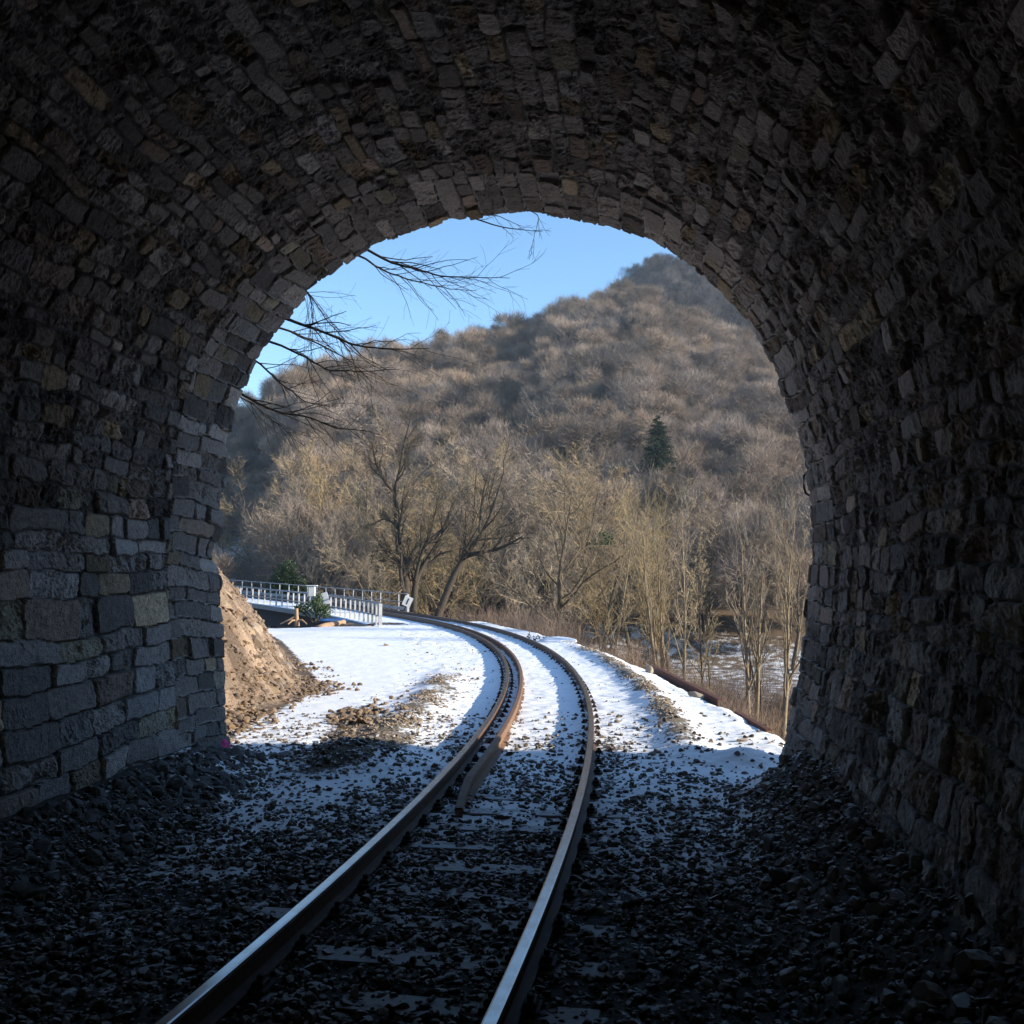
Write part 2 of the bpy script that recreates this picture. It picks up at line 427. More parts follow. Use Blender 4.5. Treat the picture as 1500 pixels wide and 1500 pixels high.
# cheek of the arch: turns outward at the mouth
kk = 12
ex = []; exc = []
for q in np.linspace(.05, .62, kk)[::-1]:
    rr = fbm(s_arr * 4, s_arr * 0 + q * 5, 91, 3) - .5
    ex.append(tun(U[:, 0] - nrm[:, 0] * q, Z[:, 0] - nrm[:, 1] * q, Tm[:, 0] * 1.0 - .02 + .05 * rr)); exc.append(Cc[:, 0])
V = np.concatenate([np.stack(ex, 1), V], 1); Cc = np.concatenate([np.stack(exc, 1), Cc], 1)
n, m = V.shape[:2]
tunnel = thing('railway_tunnel', 'dark rough stone railway tunnel whose arched mouth frames the snowy track', 'tunnel', tuple(P0))
fc = grid_faces(n, m)
tint = -P0
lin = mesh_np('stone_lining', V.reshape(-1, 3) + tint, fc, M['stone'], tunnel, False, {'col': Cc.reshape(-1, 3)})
# the rest of the bore behind the camera (coarser stones)
s2, sp2 = resample(sec, .08); n2 = curve_frame(sp2)
t2 = np.arange(TMAX - .1, 46, .12)
S2, T2 = np.meshgrid(s2, t2, indexing='ij')
H2, C2 = masonry(S2, T2 % 8.5 + 1.6, np.random.default_rng(9), s2[-1])
U2 = sp2[:, 0][:, None] + n2[:, 0][:, None] * H2; Z2 = sp2[:, 1][:, None] + n2[:, 1][:, None] * H2
mesh_np('inner_bore', tun(U2, Z2, T2).reshape(-1, 3) + tint, grid_faces(*S2.shape), M['stone'], tunnel, False, {'col': C2.reshape(-1, 3)})
# head wall
s3, sp3 = resample(sec, .25); n3 = curve_frame(sp3)
inn = sp3 - n3 * .5
HW_TOP = 7.9
outp = []
for (u, z) in inn:
    dx, dz = u, z - 2.5
    if dz <= -3.0: outp.append((32 * np.sign(u), -6.0)); continue
    kx = 32 / abs(dx) if abs(dx) > 1e-6 else 1e9
    kz = (HW_TOP - 2.5) / dz if dz > 0 else (-8.5) / dz if dz < 0 else 1e9
    k = min(kx, kz); outp.append((dx * k, 2.5 + dz * k))
outp = np.array(outp)
rows = []
for f_, tt in ((0, .05), (1, .05), (1, 1.0), (0, 1.0)):
    q = inn * (1 - f_) + outp * f_
    rows.append(tun(q[:, 0], q[:, 1], np.full(len(q), tt)))
HV = np.stack(rows, 1)
mesh_np('head_wall', HV.reshape(-1, 3) + tint, grid_faces(len(inn), 4), M['concrete'], tunnel)
# iron hook on the right jamb, white conduit deeper in
def tube_pts(P, r, sides=8):
    P = np.array(P, float); return tubes([P[None]], [np.full((1, len(P)), r)], sides)

# ------------------------------------------------------------------ ground
def edge_right(Y): return np.interp(Y, [0, 12, 14, 18, 24, 30, 37, 45, 55, 70], [3.3, 3.3, 3.2, 2.75, 2.45, 2.2, 2.0, 1.9, 2.3, 4.5])
def xfoot(Y): return np.interp(Y, [11, 13, 15.9, 20, 24.4, 32, 41, 47], [-3.7, -4.2, -4.35, -3.95, -5.2, -7.4, -10.2, -12.5])
SIL_X = [-100, 250, 345, 390, 430, 470, 520, 570, 640, 700, 760, 850, 910, 945, 1000, 1060, 1150, 1300, 1600]
SIL_Y = [640, 620, 596, 570, 552, 528, 512, 508, 497, 474, 468, 434, 414, 408, 445, 478, 520, 560, 620]
def hill(X, Y):
    r = np.hypot(X, Y); px = 750 + F * X / np.maximum(Y, 1)
    el = (845 - np.interp(px, SIL_X, SIL_Y)) / F
    left = sstep(425, 385, px)
    r0 = 92 + left * 80 + 10 * (fbm(px * .006, px * 0, 201, 2) - .5); r1 = 262 - sstep(800, 400, px) * 40 + left * 40
    top = el * r1 + EYE - 9.0
    t = np.clip((r - r0) / (r1 - r0), 0, 1.0)
    z = -5.5 + (top + 5.5) * (t ** 1.08)
    z = np.maximum(z - np.maximum(r - r1, 0) * .12, -8.0)
    # second, farther ridge on the right
    el2 = (845 - np.interp(px, [700, 850, 920, 950, 1040, 1200], [800, 560, 420, 388, 392, 470])) / F
    z2 = np.maximum(el2 * 420 + EYE - 6 - np.abs(r - 420) * .45, -8.0)
    z = np.where(r > r1 + 5, np.maximum(z, z2), z)
    z = z + (7 * (fbm(X * .022, Y * .022, 203, 4) - .5)) * sstep(r0, r0 + 50, r)
    return z
def height(X, Y, fine=True):
    d, ph = dphi(X, Y); s46 = (ph - PHI46) * RT
    zt = ztrack(ph)
    u, t = ut(X, Y)
    inside = sstep(-.3, .3, t)
    z = zt.copy() if hasattr(zt, 'copy') else zt
    z = z - .035 * sstep(13.5, 9.5, Y) + .02 * sstep(12, 15, Y)
    # right shoulder and embankment
    de = edge_right(Y) + .35 * (fbm(X * .9, Y * .9, 101, 3) - .5)
    drop = np.clip(d - de, 0, 99); drop = drop * .72 * sstep(0, .6, drop)
    z = z - (1 - inside) * np.minimum(drop, 5.5 + .0 * Y)
    # left gully beyond the snow field
    g = np.clip((s46 - .5 - 3.1 * sstep(-3.7, -3.2, d) + 1.6 * (fbm(X * .6, Y * .6, 103, 3) - .5)), 0, 99)
    wl_ = sstep(1.75, 1.25, d)
    z = z - np.minimum(g * 1.1, 5.6) * wl_ - np.minimum(g * .10, 2.5) * (1 - wl_)
    # left bank of cut earth
    xf = xfoot(Y) + .45 * (fbm(Y * .8, X * .25, 105, 3) - .5)
    a = np.clip(xf - X, 0, 99)
    bk = np.where(a < 3.0, 1.12 * a * sstep(-.2, 1.1, a), 3.36 + (a - 3.0) * .55)
    gul = .40 * (fbm(Y * 1.9 + X * .8, X * .5, 107, 5, .6) - .5) + .22 * (fbm(X * 4, Y * 4, 109, 5, .7) - .5) - .22 * sstep(.09, .0, np.abs(fbm(Y * 1.3 + X * .9, X * .6 + 7, 117, 3) - .5)) * vnoise(X * 2, Y * 2, 119)
    gul = gul - .10 * np.abs(fbm(X * 7, Y * 7, 171, 4, .7) - .5) * 2 + .10 * np.floor(4 * fbm(Y * 1.1 + X * 1.3, X * .5 - Y * .3, 173, 3)) / 4
    bk = bk + gul * sstep(.1, 1.2, a)
    z = z + bk * sstep(11.6, 12.8, Y) * sstep(49, 40, Y) * (1 - inside)
    # rubble against the tunnel walls
    zr = .58 * np.clip((u - 2.2) / .95, 0, 1.3) ** 1.3 + .30 * np.clip((-u - 2.65) / .6, 0, 1.3) ** 1.2
    z = z + zr * sstep(.0, 1.3, t)
    # gravel heaped along the shoulders, mounds in the shade
    hl = np.exp(-((d + 2.1) / .45) ** 2) * sstep(11, 13, Y) * sstep(26, 20, Y)
    hr = np.exp(-((d - 2.0) / .33) ** 2) * sstep(11.5, 13, Y) * sstep(36, 28, Y)
    z = z + .10 * hl + .12 * hr
    z = z + .22 * np.exp(-(((X + 2.0) / .75) ** 2 + ((Y - 12.2) / .55) ** 2)) + .16 * np.exp(-(((X + 3.2) / .5) ** 2 + ((Y - 11.8) / .35) ** 2))
    z = z + .16 * np.exp(-(((X - 2.85) / .4) ** 2 + ((Y - 12.4) / .35) ** 2))
    r = np.hypot(X, Y)
    z = z + .5 * (fbm(X * .12, Y * .12, 111, 3) - .5) * sstep(.5, 6, np.abs(d) - 3) * sstep(20, 40, Y)
    if fine:
        fl = sstep(-2.9, -3.6, d) * sstep(13, 16, Y)
        z = z + (.05 - .03 * fl) * (fbm(X * 3, Y * 3, 113, 4) - .5) + .03 * (fbm(X * 11, Y * 11, 115, 3) - .5) * (1 - .8 * fl)
    z = np.maximum(z, -6.2)
    far = sstep(84, 100, r)
    return np.maximum(z * (1 - far) + hill(X, Y) * far, -9.0) if np.any(r > 84) else z
def heat_cols(X, Y):
    d, ph = dphi(X, Y); u, t = ut(X, Y); s46 = (ph - PHI46) * RT
    de = edge_right(Y); xf = xfoot(Y); a = xf - X
    n1 = fbm(X * 1.3, Y * 1.3, 121, 4)
    snow = sstep(5.0, 11.5, Y) * .55 + .30
    snow = np.where(Y > 13, .72 + .25 * sstep(13, 15, Y), snow)
    snow = snow - .55 * np.exp(-((d + 2.1) / .5) ** 2) * sstep(12, 14, Y) * sstep(27, 20, Y)
    snow = snow - .62 * np.exp(-((d - 2.0) / .33) ** 2) * sstep(12, 13.5, Y) * sstep(36, 28, Y)
    snow = snow + .35 * np.exp(-(((X - 2.7) / .6) ** 2 + ((Y - 12.6) / 1.3) ** 2))
    snow = snow - .9 * np.exp(-(((X + 2.45 + .12 * (Y - 15.5)) / .42) ** 2 + ((Y - 15.6) / 1.9) ** 2))   # bare earth patch
    snow = snow - .55 * np.exp(-(((X + 2.0) / .8) ** 2 + ((Y - 12.1) / .6) ** 2))
    snow = snow + .25 * sstep(-3.0, -3.8, d) * sstep(16, 19, Y)
    snow = snow - 1.4 * sstep(-.55, .05, a) * sstep(11.6, 12.6, Y)
    snow = snow - .5 * sstep(2.2, 3.0, np.abs(u)) * sstep(.6, 1.8, t)
    # the rims by the rails stay stony
    snow = snow - .22 * (np.exp(-((np.abs(d) - 1.0) / .18) ** 2)) * sstep(22, 14, Y)
    wood = sstep(.2, 1.2, d - de) * (t < 0)
    gul = sstep(.6, 2.0, s46 + 0) * (d < -1.8)
    wood = np.maximum(wood, gul)
    snow = snow * (1 - wood) + wood * (.30 + .22 * (fbm(X * .07, Y * .07, 131, 3) - .5) * 2 + .1 * sstep(-3, -5, height(X, Y, False)))
    r = np.hypot(X, Y)
    snow = np.where(r > 100, .12 + .3 * (fbm(X * .05, Y * .05, 133, 3) - .5), snow)
    px = 750 + F * X / np.maximum(Y, 1)
    snow = np.where((r > 100) & (px < 420) & (height(X, Y, False) < 14), .50, snow)
    grav = np.array([.07, .06, .05]); earth = np.array([.165, .118, .082]); litter = np.array([.14, .095, .06])
    col = np.zeros(X.shape + (3,)) + grav
    wb = sstep(-.5, .1, a) * sstep(11.6, 12.6, Y)
    strk = fbm(Y * 2.2 + X * .7, X * .4, 107, 4)
    ec = earth * (.75 + .9 * (strk[..., None] - .35)) * (1 + .9 * sstep(.52, .60, fbm(Y * 1.1 + X * .55, X * .25 + 3, 141, 4))[..., None])
    col = col * (1 - wb[..., None]) + ec * wb[..., None]
    dirt = np.exp(-(((X + 2.45) / .8) ** 2 + ((Y - 15.2) / 2.2) ** 2))
    col = col * (1 - dirt[..., None]) + np.array([.20, .135, .085]) * dirt[..., None]
    gs = np.maximum(np.exp(-((d + 2.1) / .6) ** 2), np.exp(-((d - 2.0) / .5) ** 2)) * sstep(11, 13, Y)
    col = col * (1 - gs[..., None]) + np.array([.20, .16, .115]) * gs[..., None]
    w2 = np.maximum(wood, (r > 100) * 1.0)
    col = col * (1 - w2[..., None]) + litter * (.7 + .6 * n1[..., None]) * w2[..., None]
    return np.clip(snow, 0, 1.3), np.clip(col, 0.01, .8)
def sheet(name, xs, ys, lower=None, fine=True):
    X, Y = np.meshgrid(xs, ys, indexing='ij')
    z = height(X, Y, fine)
    if lower is not None: z = z - lower(X, Y)
    sn, cl = heat_cols(X, Y)
    o = mesh_np(name, np.stack([X, Y, z], -1).reshape(-1, 3), grid_faces(len(xs), len(ys))[:, ::-1], M['ground'], None, True,
                {'snow': sn.ravel(), 'col': cl.reshape(-1, 3)})
    o['kind'] = 'structure'; return o
NX0, NX1, NY0, NY1 = -13.5, 8.0, 2.5, 52.0
sheet('ground', np.concatenate([np.arange(NX0, -9, .06), np.arange(-9, -3.4, .03), np.arange(-3.4, NX1, .055)]), np.concatenate([np.arange(NY0, 12, .05), np.arange(12, 22, .03), np.arange(22, NY1, .09)]))
far = lambda X, Y: .45 * ((X > NX0 - .5) & (X < NX1 + .5) & (Y > NY0 - .5) & (Y < NY1 + .5)) + .0
xs = np.concatenate([-np.geomspace(30, 600, 40)[::-1], np.arange(-29, 30, .9), np.geomspace(30, 600, 40)])
xs = np.unique(np.round(np.concatenate([xs, np.arange(-140, 140, 2.5)]), 2))
ys = np.unique(np.round(np.concatenate([np.arange(-40, 70, .9), np.arange(70, 320, 2.2), np.geomspace(320, 700, 40)]), 2))
sheet('hillside', xs, ys, far, False)

# ------------------------------------------------------------------ instanced scatter for what nobody could count
def scatter(name, protos, pts, rot, scale, label=None, cat=None, kind='stuff'):
    col = bpy.data.collections.new(name + '_kinds')
    for p in protos: col.objects.link(p)
    nP = len(pts)
    m = bpy.data.meshes.new(name); m.vertices.add(nP); m.vertices.foreach_set('co', np.asarray(pts, np.float32).ravel())
    a = m.attributes.new('rotv', 'FLOAT_VECTOR', 'POINT'); a.data.foreach_set('vector', np.asarray(rot, np.float32).ravel())
    a = m.attributes.new('scalev', 'FLOAT', 'POINT'); a.data.foreach_set('value', np.asarray(scale, np.float32))
    a = m.attributes.new('pick', 'INT', 'POINT'); a.data.foreach_set('value', np.random.default_rng(3).integers(0, len(protos), nP).astype(np.int32))
    o = bpy.data.objects.new(name, m); C.objects.link(o); o['kind'] = kind
    if label: o['label'] = label; o['category'] = cat
    g = bpy.data.node_groups.new(name, 'GeometryNodeTree')
    g.interface.new_socket('Geometry', in_out='INPUT', socket_type='NodeSocketGeometry')
    g.interface.new_socket('Geometry', in_out='OUTPUT', socket_type='NodeSocketGeometry')
    N = g.nodes; L = g.links
    gi = N.new('NodeGroupInput'); go = N.new('NodeGroupOutput'); ip = N.new('GeometryNodeInstanceOnPoints')
    ci = N.new('GeometryNodeCollectionInfo'); ci.inputs['Collection'].default_value = col
    ci.inputs['Separate Children'].default_value = True; ci.inputs['Reset Children'].default_value = True
    def na(nm, ty):
        q = N.new('GeometryNodeInputNamedAttribute'); q.data_type = ty; q.inputs['Name'].default_value = nm; return q.outputs['Attribute']
    L.new(gi.outputs[0], ip.inputs['Points']); L.new(ci.outputs[0], ip.inputs['Instance'])
    ip.inputs['Pick Instance'].default_value = True
    L.new(na('pick', 'INT'), ip.inputs['Instance Index'])
    L.new(na('rotv', 'FLOAT_VECTOR'), ip.inputs['Rotation'])
    L.new(na('scalev', 'FLOAT'), ip.inputs['Scale'])
    L.new(ip.outputs[0], go.inputs[0])
    md = o.modifiers.new('scatter', 'NODES'); md.node_group = g
    return o

def ico():
    t = (1 + 5 ** .5) / 2
    v = np.array([(-1, t, 0), (1, t, 0), (-1, -t, 0), (1, -t, 0), (0, -1, t), (0, 1, t), (0, -1, -t), (0, 1, -t), (t, 0, -1), (t, 0, 1), (-t, 0, -1), (-t, 0, 1)], float)
    f = [(0, 11, 5), (0, 5, 1), (0, 1, 7), (0, 7, 10), (0, 10, 11), (1, 5, 9), (5, 11, 4), (11, 10, 2), (10, 7, 6), (7, 1, 8), (3, 9, 4), (3, 4, 2), (3, 2, 6), (3, 6, 8), (3, 8, 9), (4, 9, 5), (2, 4, 11), (6, 2, 10), (8, 6, 7), (9, 8, 1)]
    return v / np.linalg.norm(v[0]), f
def subdiv(v, f):
    v = [tuple(x) for x in v]; cache = {}; nf = []
    def mid(a, b):
        k = (min(a, b), max(a, b))
        if k not in cache:
            p = np.array(v[a]) + np.array(v[b]); v.append(tuple(p / np.linalg.norm(p))); cache[k] = len(v) - 1
        return cache[k]
    for a, b, c in f:
        ab, bc, ca = mid(a, b), mid(b, c), mid(c, a)
        nf += [(a, ab, ca), (b, bc, ab), (c, ca, bc), (ab, bc, ca)]
    return np.array(v), nf
ICO_V, ICO_F = ico(); ICO1_V, ICO1_F = subdiv(ICO_V, ICO_F); ICO2_V, ICO2_F = subdiv(ICO1_V, ICO1_F)
def rock_mesh(name, material, seed, lvl=1, squash=(1, .8, .6), planes=9, link=False, parent=None):
    r = np.random.default_rng(seed)
    v, f = ((ICO_V, ICO_F), (ICO1_V, ICO1_F), (ICO2_V, ICO2_F))[lvl]
    v = v.copy()
    for _ in range(planes):                    # chip off flat facets
        nrm_ = r.normal(size=3); nrm_ /= np.linalg.norm(nrm_); c = r.uniform(.42, .8)
        dd = v @ nrm_ - c; v = v - np.where(dd > 0, dd, 0)[:, None] * nrm_
    v = v * np.array(squash) * r.uniform(.7, 1.3, 3)
    return mesh_np(name, v, np.array(f), material, parent, False, link=link)
rocks = [rock_mesh('ballast_stone', M['rock'], 300 + i) for i in range(6)]
gravs = [rock_mesh('gravel_stone', M['gravel'], 320 + i) for i in range(6)]
clods = [rock_mesh('clod', M['clod'], 340 + i) for i in range(6)]
rr_ = np.random.default_rng(77)
def field(n, x0, x1, y0, y1, keep):
    X = rr_.uniform(x0, x1, n); Y = rr_.uniform(y0, y1, n); k = keep(X, Y) > rr_.random(n)
    return X[k], Y[k]
def in_tunnel_ok(X, Y):
    u, t = ut(X, Y); return ((t < -.2) | (np.abs(u + .05) < 3.35))
def lay(name, protos, X, Y, smin, smax, sink, label, cat):
    sc = smin + (smax - smin) * rr_.random(len(X)) ** 2.2
    z = height(X, Y) + sc * rr_.uniform(-sink, .3, len(X))
    rot = np.stack([rr_.uniform(-.5, .5, len(X)), rr_.uniform(-.5, .5, len(X)), rr_.uniform(0, 6.28, len(X))], 1)
    scatter(name, protos, np.stack([X, Y, z], 1), rot, sc, label, cat)
def k_ballast(X, Y):
    t_ = ut(X, Y)[1]
    d, _ = dphi(X, Y); a = xfoot(Y) - X
    k = .80 * sstep(10.0, 8.6, Y) + .20 * sstep(12.6, 10.4, Y) + .16 * sstep(15.5, 12.5, Y) + .06
    k = k * (.45 + .9 * sstep(.35, .62, fbm(X * 1.4, Y * 1.4, 151, 3)))
    k = k * (Y < 16.5)
    k = k * (1 - .8 * sstep(1.9, 2.5, d) * sstep(10.6, 11.6, Y))
    k = np.maximum(k, .8 * np.exp(-(((X + 2.0) / .8) ** 2 + ((Y - 12.2) / .6) ** 2)))
    return k * in_tunnel_ok(X, Y) * ((a < .3) | (t_ > .1)) * ((d < edge_right(Y) + .2) | (t_ > .1))
X, Y = field(80000, -4.2, 4.0, 4.0, 16.5, k_ballast)
lay('track_ballast', rocks, X, Y, .020, .058, .5, 'dark stone ballast under and beside the rails', 'ballast')
def k_gravel(X, Y):
    d, _ = dphi(X, Y)
    nz = sstep(.36, .62, fbm(X * 1.6, Y * 1.2, 153, 3))
    a = np.exp(-((d + 2.1) / .45) ** 2) * sstep(12, 13.5, Y) * sstep(27, 19, Y)
    b = .9 * np.exp(-((d - 2.0) / .2) ** 2) * sstep(12, 13.2, Y) * sstep(37, 29, Y)
    e = .02 * ((d > -3.4) & (d < edge_right(Y)) & (Y > 13))
    return np.maximum(np.maximum(a, b) * nz * .95, e * nz)
X, Y = field(150000, -8, 5, 12, 40, k_gravel)
lay('shoulder_gravel', gravs, X, Y, .018, .052, .5, 'tan gravel lying in bands on the snow along both sides of the track', 'gravel')
def k_clod(X, Y):
    a = xfoot(Y) - X; u, t = ut(X, Y)
    k = np.exp(-((a - .15) / .55) ** 2) * sstep(12, 13, Y) * sstep(30, 20, Y) + .22 * (a > .3) * (a < 3.5) * (t < -.4)
    k = np.maximum(k, .8 * np.exp(-(((X + 2.45 + .12 * (Y - 15.5)) / .4) ** 2 + ((Y - 15.6) / 1.8) ** 2)))
    return k * sstep(.3, .6, fbm(X * 1.5, Y * 1.5, 157, 3)) * (t < -.35)
X, Y = field(80000, -9, -1.4, 11.8, 34, k_clod)
lay('earth_clods', clods, X, Y, .012, .10, .45, 'brown clods and broken stones at the foot of the cut earth bank', 'rubble')

def k_slab(X, Y):
    a = xfoot(Y) - X; return (a > .15) * (a < 3.2) * (ut(X, Y)[1] < -.4) * sstep(.45, .6, fbm(X * .7, Y * .7, 159, 2))
X, Y = field(900, -8, -3.8, 12.4, 26, k_slab)
sc = .05 + .22 * rr_.random(len(X)) ** 2.5
scatter('bank_slabs', [rock_mesh('slab', M['slab'], 360 + i, 2, (1.1, .8, .35), 12) for i in range(5)], np.column_stack([X, Y, height(X, Y) - .1 * sc]),
        np.column_stack([rr_.normal(0, .25, len(X)), rr_.normal(.75, .2, len(X)), rr_.normal(0, .5, len(X))]), sc, 'pale slabs of broken rock bedded in the face of the earth bank', 'rubble')
def k_rub(X, Y):
    u, t = ut(X, Y)
    return sstep(.2, 1.4, t) * (sstep(2.1, 2.6, u) * (u < 3.3) + 0 * u) * .8
X, Y = field(9000, -4.6, 4.4, 4.0, 13.2, k_rub)
lay('wall_rubble', rocks, X, Y, .025, .115, .5, 'broken stone and dirt heaped along the foot of the tunnel walls', 'rubble')

feet = [rock_mesh('footing_stone', M['mortar'], 380 + i, 1) for i in range(5)]
X, Y = field(9000, -5.2, -1.8, 3.5, 12.6, lambda X, Y: sstep(-2.62, -2.95, ut(X, Y)[0]) * (ut(X, Y)[0] > -3.4) * (ut(X, Y)[1] > -.1) * .8)
lay('footing_rubble', feet, X, Y, .02, .12, .5, 'pale stone rubble along the foot of the left tunnel wall', 'rubble')
# ------------------------------------------------------------------ railway track
track = thing('railway_track', 'rusty railway track with a guard rail, curving left out of the tunnel', 'railway track')
prof = [(-.072, 0), (.072, 0), (.072, .012), (.012, .03), (.010, .115), (.040, .128), (.043, .154), (.036, .168), (.026, .173), (-.026, .173), (-.036, .168), (-.043, .154), (-.040, .128), (-.010, .115), (-.012, .03), (-.07, .012)]
ss = np.concatenate([np.arange(-26, 30, .35), np.arange(30, 76, .8)])
for a0 in (-.753, .753):
    b = MB(); b.sweep(prof, lambda s, a, u: on_track(s, a0 + a, u), ss, lambda i: 1 if i in (7, 8, 9) else 0)
    b.build('rail', None, track, mats=[M['rust'], M['steel']])
SG = -11.9
sg = np.concatenate([np.arange(SG, SG + 1.6, .1), np.arange(SG + 1.6, 30, .35), np.arange(30, 60, .8)])
def gpath(s, a, u):
    fl = max(0, 1 - (s - SG) / 1.3); return on_track(s, -.753 + .30 + a + .06 * fl * fl, u + .004 - .12 * max(0, 1 - (s - SG) / .9))
b = MB(); b.sweep(prof, gpath, sg)
b.add([gpath(SG, a, u) for a, u in ((-.036, .0), (.036, .0), (.036, .158), (-.036, .158))], [(0, 1, 2, 3)])
b.build('guard_rail', M['guard'], track)
cb = MB(); cb.box((0, 0, .006), (.32, .17, .02), bev=.003)
for q in (-.105, .105):
    cb.box((q, 0, .028), (.07, .10, .035), bev=.008); cb.box((q, 0, .06), (.035, .035, .03), bev=.006)
ch0 = cb.build('rail_chair', M['chair'], None); chm = ch0.data; C.objects.unlink(ch0); bpy.data.objects.remove(ch0)
slm = None
k = 0
for s in np.arange(-19.2, 14, .63):
    ph = s / RT; x, y, z = on_track(s, 0, 0)
    if slm is None:
        q = MB(); q.box((0, 0, -.056), (2.45, .24, .12), bev=.012); so = q.build('sleeper', M['sleeper'], track); slm = so.data
    else:
        so = bpy.data.objects.new('sleeper', slm); C.objects.link(so); so.parent = track
    so.location = (x, y, z - .03); so.rotation_euler = (0, 0, ph)
    for a0 in (-.753, .753):
        co = bpy.data.objects.new('rail_chair', chm); C.objects.link(co); co.parent = so; co.location = (a0, 0, .03)

# ------------------------------------------------------------------ bridge
def lin_s(a, b, st): return np.linspace(a, b, max(2, int(abs(b - a) / st) + 1))
S46 = PHI46 * RT
bridge = thing('railway_bridge', 'low railway bridge carrying the track over a gully, snow along its deck edge', 'bridge', (0, 0, 0))
dk = MB(); dk.sweep([(-3.55, -.34), (1.62, -.34), (1.62, -.05), (-3.55, -.05)], on_track, lin_s(S46 + 3.2, S46 + 60, 1.0)); dk.build('deck', M['concrete'], bridge)
sc_ = MB(); sc_.sweep([(-3.52, -.048), (1.5, -.048), (1.5, .0), (-3.50, .0)], on_track, lin_s(S46 + 3.4, S46 + 60, 1.0)); sc_.build('deck_snow', M['snowcap'], bridge)
gd = MB(); gd.sweep([(-2.9, -1.5), (1.4, -1.5), (1.4, -.345), (-2.9, -.345)], on_track, lin_s(S46 + 3.3, S46 + 60, 1.0)); gd.build('girder', M['darkconc'], bridge)
ab = MB()
ab.sweep([(-3.2, -6), (1.6, -6), (1.6, -.36), (-3.2, -.36)], on_track, lin_s(S46 + 1.9, S46 + 3.1, .6)); ab.build('abutment', M['concrete'], bridge)
def railing(name, label, a0, s0, s1, step, pw, hgt, rails, m, endw):
    t = thing(name, label, 'railing', on_track(s0, a0, 0))
    o0 = np.array(on_track(s0, a0, 0))
    pos = np.arange(s0, s1, step)
    pm = None
    for i, s in enumerate(pos):
        p = np.array(on_track(s, a0, 0)) - o0
        q = MB(); w = endw if i == 0 else pw
        q.box((0, 0, hgt / 2 - .05), (w, w, hgt + (.08 if i == 0 else .1)), bev=.006)
        if i > 1:
            po = bpy.data.objects.new('post', pm); C.objects.link(po); po.parent = t
        else:
            po = q.build('post', m, t)
            if i == 1: pm = po.data
        po.location = tuple(p); po.rotation_euler = (0, 0, s / RT)
    for z, hh in rails:
        q = MB(); q.sweep([(-.03, z - hh), (.03, z - hh), (.03, z), (-.03, z)], lambda s, a, u: tuple(np.array(on_track(s, a0 + a + .05, u)) - o0), np.append(pos, s1))
        q.build('handrail', M['grey'], t)
    return t
railing('bridge_railing', 'white railing along the near edge of the bridge, broad white posts and grey rails', -3.35, S46 + .3, S46 + 58, 1.25, .085, 1.06, ((1.1, .08), (.50, .06)), M['post'], .15)
railing('bridge_railing', 'thin grey railing on the far edge of the bridge behind the rails', 2.55, S46 + 17.5, S46 + 58, 1.6, .06, 1.05, ((1.08, .05), (.55, .04), (.2, .2)), M['grey'], .12)

# ------------------------------------------------------------------ trees
def norm(a): return a / np.maximum(np.linalg.norm(a, axis=-1, keepdims=True), 1e-9)
def tubes(Ps, Rs, sides):
    V = []; Fc = []; n0 = 0
    for P, Rr, sd in zip(Ps, Rs, sides if isinstance(sides, (list, tuple)) else [sides] * len(Ps)):
        Mn, Nn = P.shape[:2]
        T = norm(np.gradient(P, axis=1))
        ref = np.where(np.abs(T[:, :1, 2:3]) > .8, np.array([1., 0, 0]), np.array([0, 0, 1.]))
        Uv = norm(np.cross(T, np.broadcast_to(ref, T.shape))); Wv = np.cross(T, Uv)
        an = np.arange(sd) * 2 * math.pi / sd
        ring = P[:, :, None] + Rr[:, :, None, None] * (np.cos(an)[None, None, :, None] * Uv[:, :, None] + np.sin(an)[None, None, :, None] * Wv[:, :, None])
        V.append(ring.reshape(-1, 3))
        base = (np.arange(Mn) * Nn * sd)[:, None, None] + (np.arange(Nn - 1) * sd)[None, :, None]
        i = np.arange(sd)[None, None]; j = (np.arange(sd) + 1)[None, None] % sd
        f = np.stack([base + i, base + j, base + sd + j, base + sd + i], -1).reshape(-1, 4)
        Fc.append(f + n0); n0 += Mn * Nn * sd
    return np.concatenate(V), np.concatenate(Fc)
def grow(r, p, d, L, rad, nseg, wob, trop, tip):
    P = [p]; D = norm(d)
    for i in range(nseg):
        D = norm(D + r.normal(0, wob, D.shape) + np.array([0, 0, trop])); p = p + D * (L / nseg)[:, None]; P.append(p)
    return np.stack(P, 1), rad[:, None] * np.linspace(1, tip, nseg + 1)[None]
def kids(r, P, Rr, L, n, f0, f1, ang, lr, rr, lfall=.5):
    Mn, Nn = P.shape[:2]
    f = f0 + (f1 - f0) * (np.arange(n)[None] + r.random((Mn, n))) / n
    x = f * (Nn - 1); i = np.minimum(x.astype(int), Nn - 2); w = (x - i)[..., None]
    ar = np.arange(Mn)[:, None]
    pos = P[ar, i] * (1 - w) + P[ar, i + 1] * w; T = norm(P[ar, i + 1] - P[ar, i])
    rad = Rr[ar, i] * (1 - w[..., 0]) + Rr[ar, i + 1] * w[..., 0]
    perp = norm(np.cross(T, r.normal(size=T.shape)))
    a = ang * r.uniform(.65, 1.35, (Mn, n))[..., None]
    dr = np.cos(a) * T + np.sin(a) * perp
    ln = L[:, None] * lr * (1 - lfall * f) * r.uniform(.7, 1.3, (Mn, n))
    return pos.reshape(-1, 3), dr.reshape(-1, 3), ln.ravel(), np.maximum(rad * rr, .004).ravel()
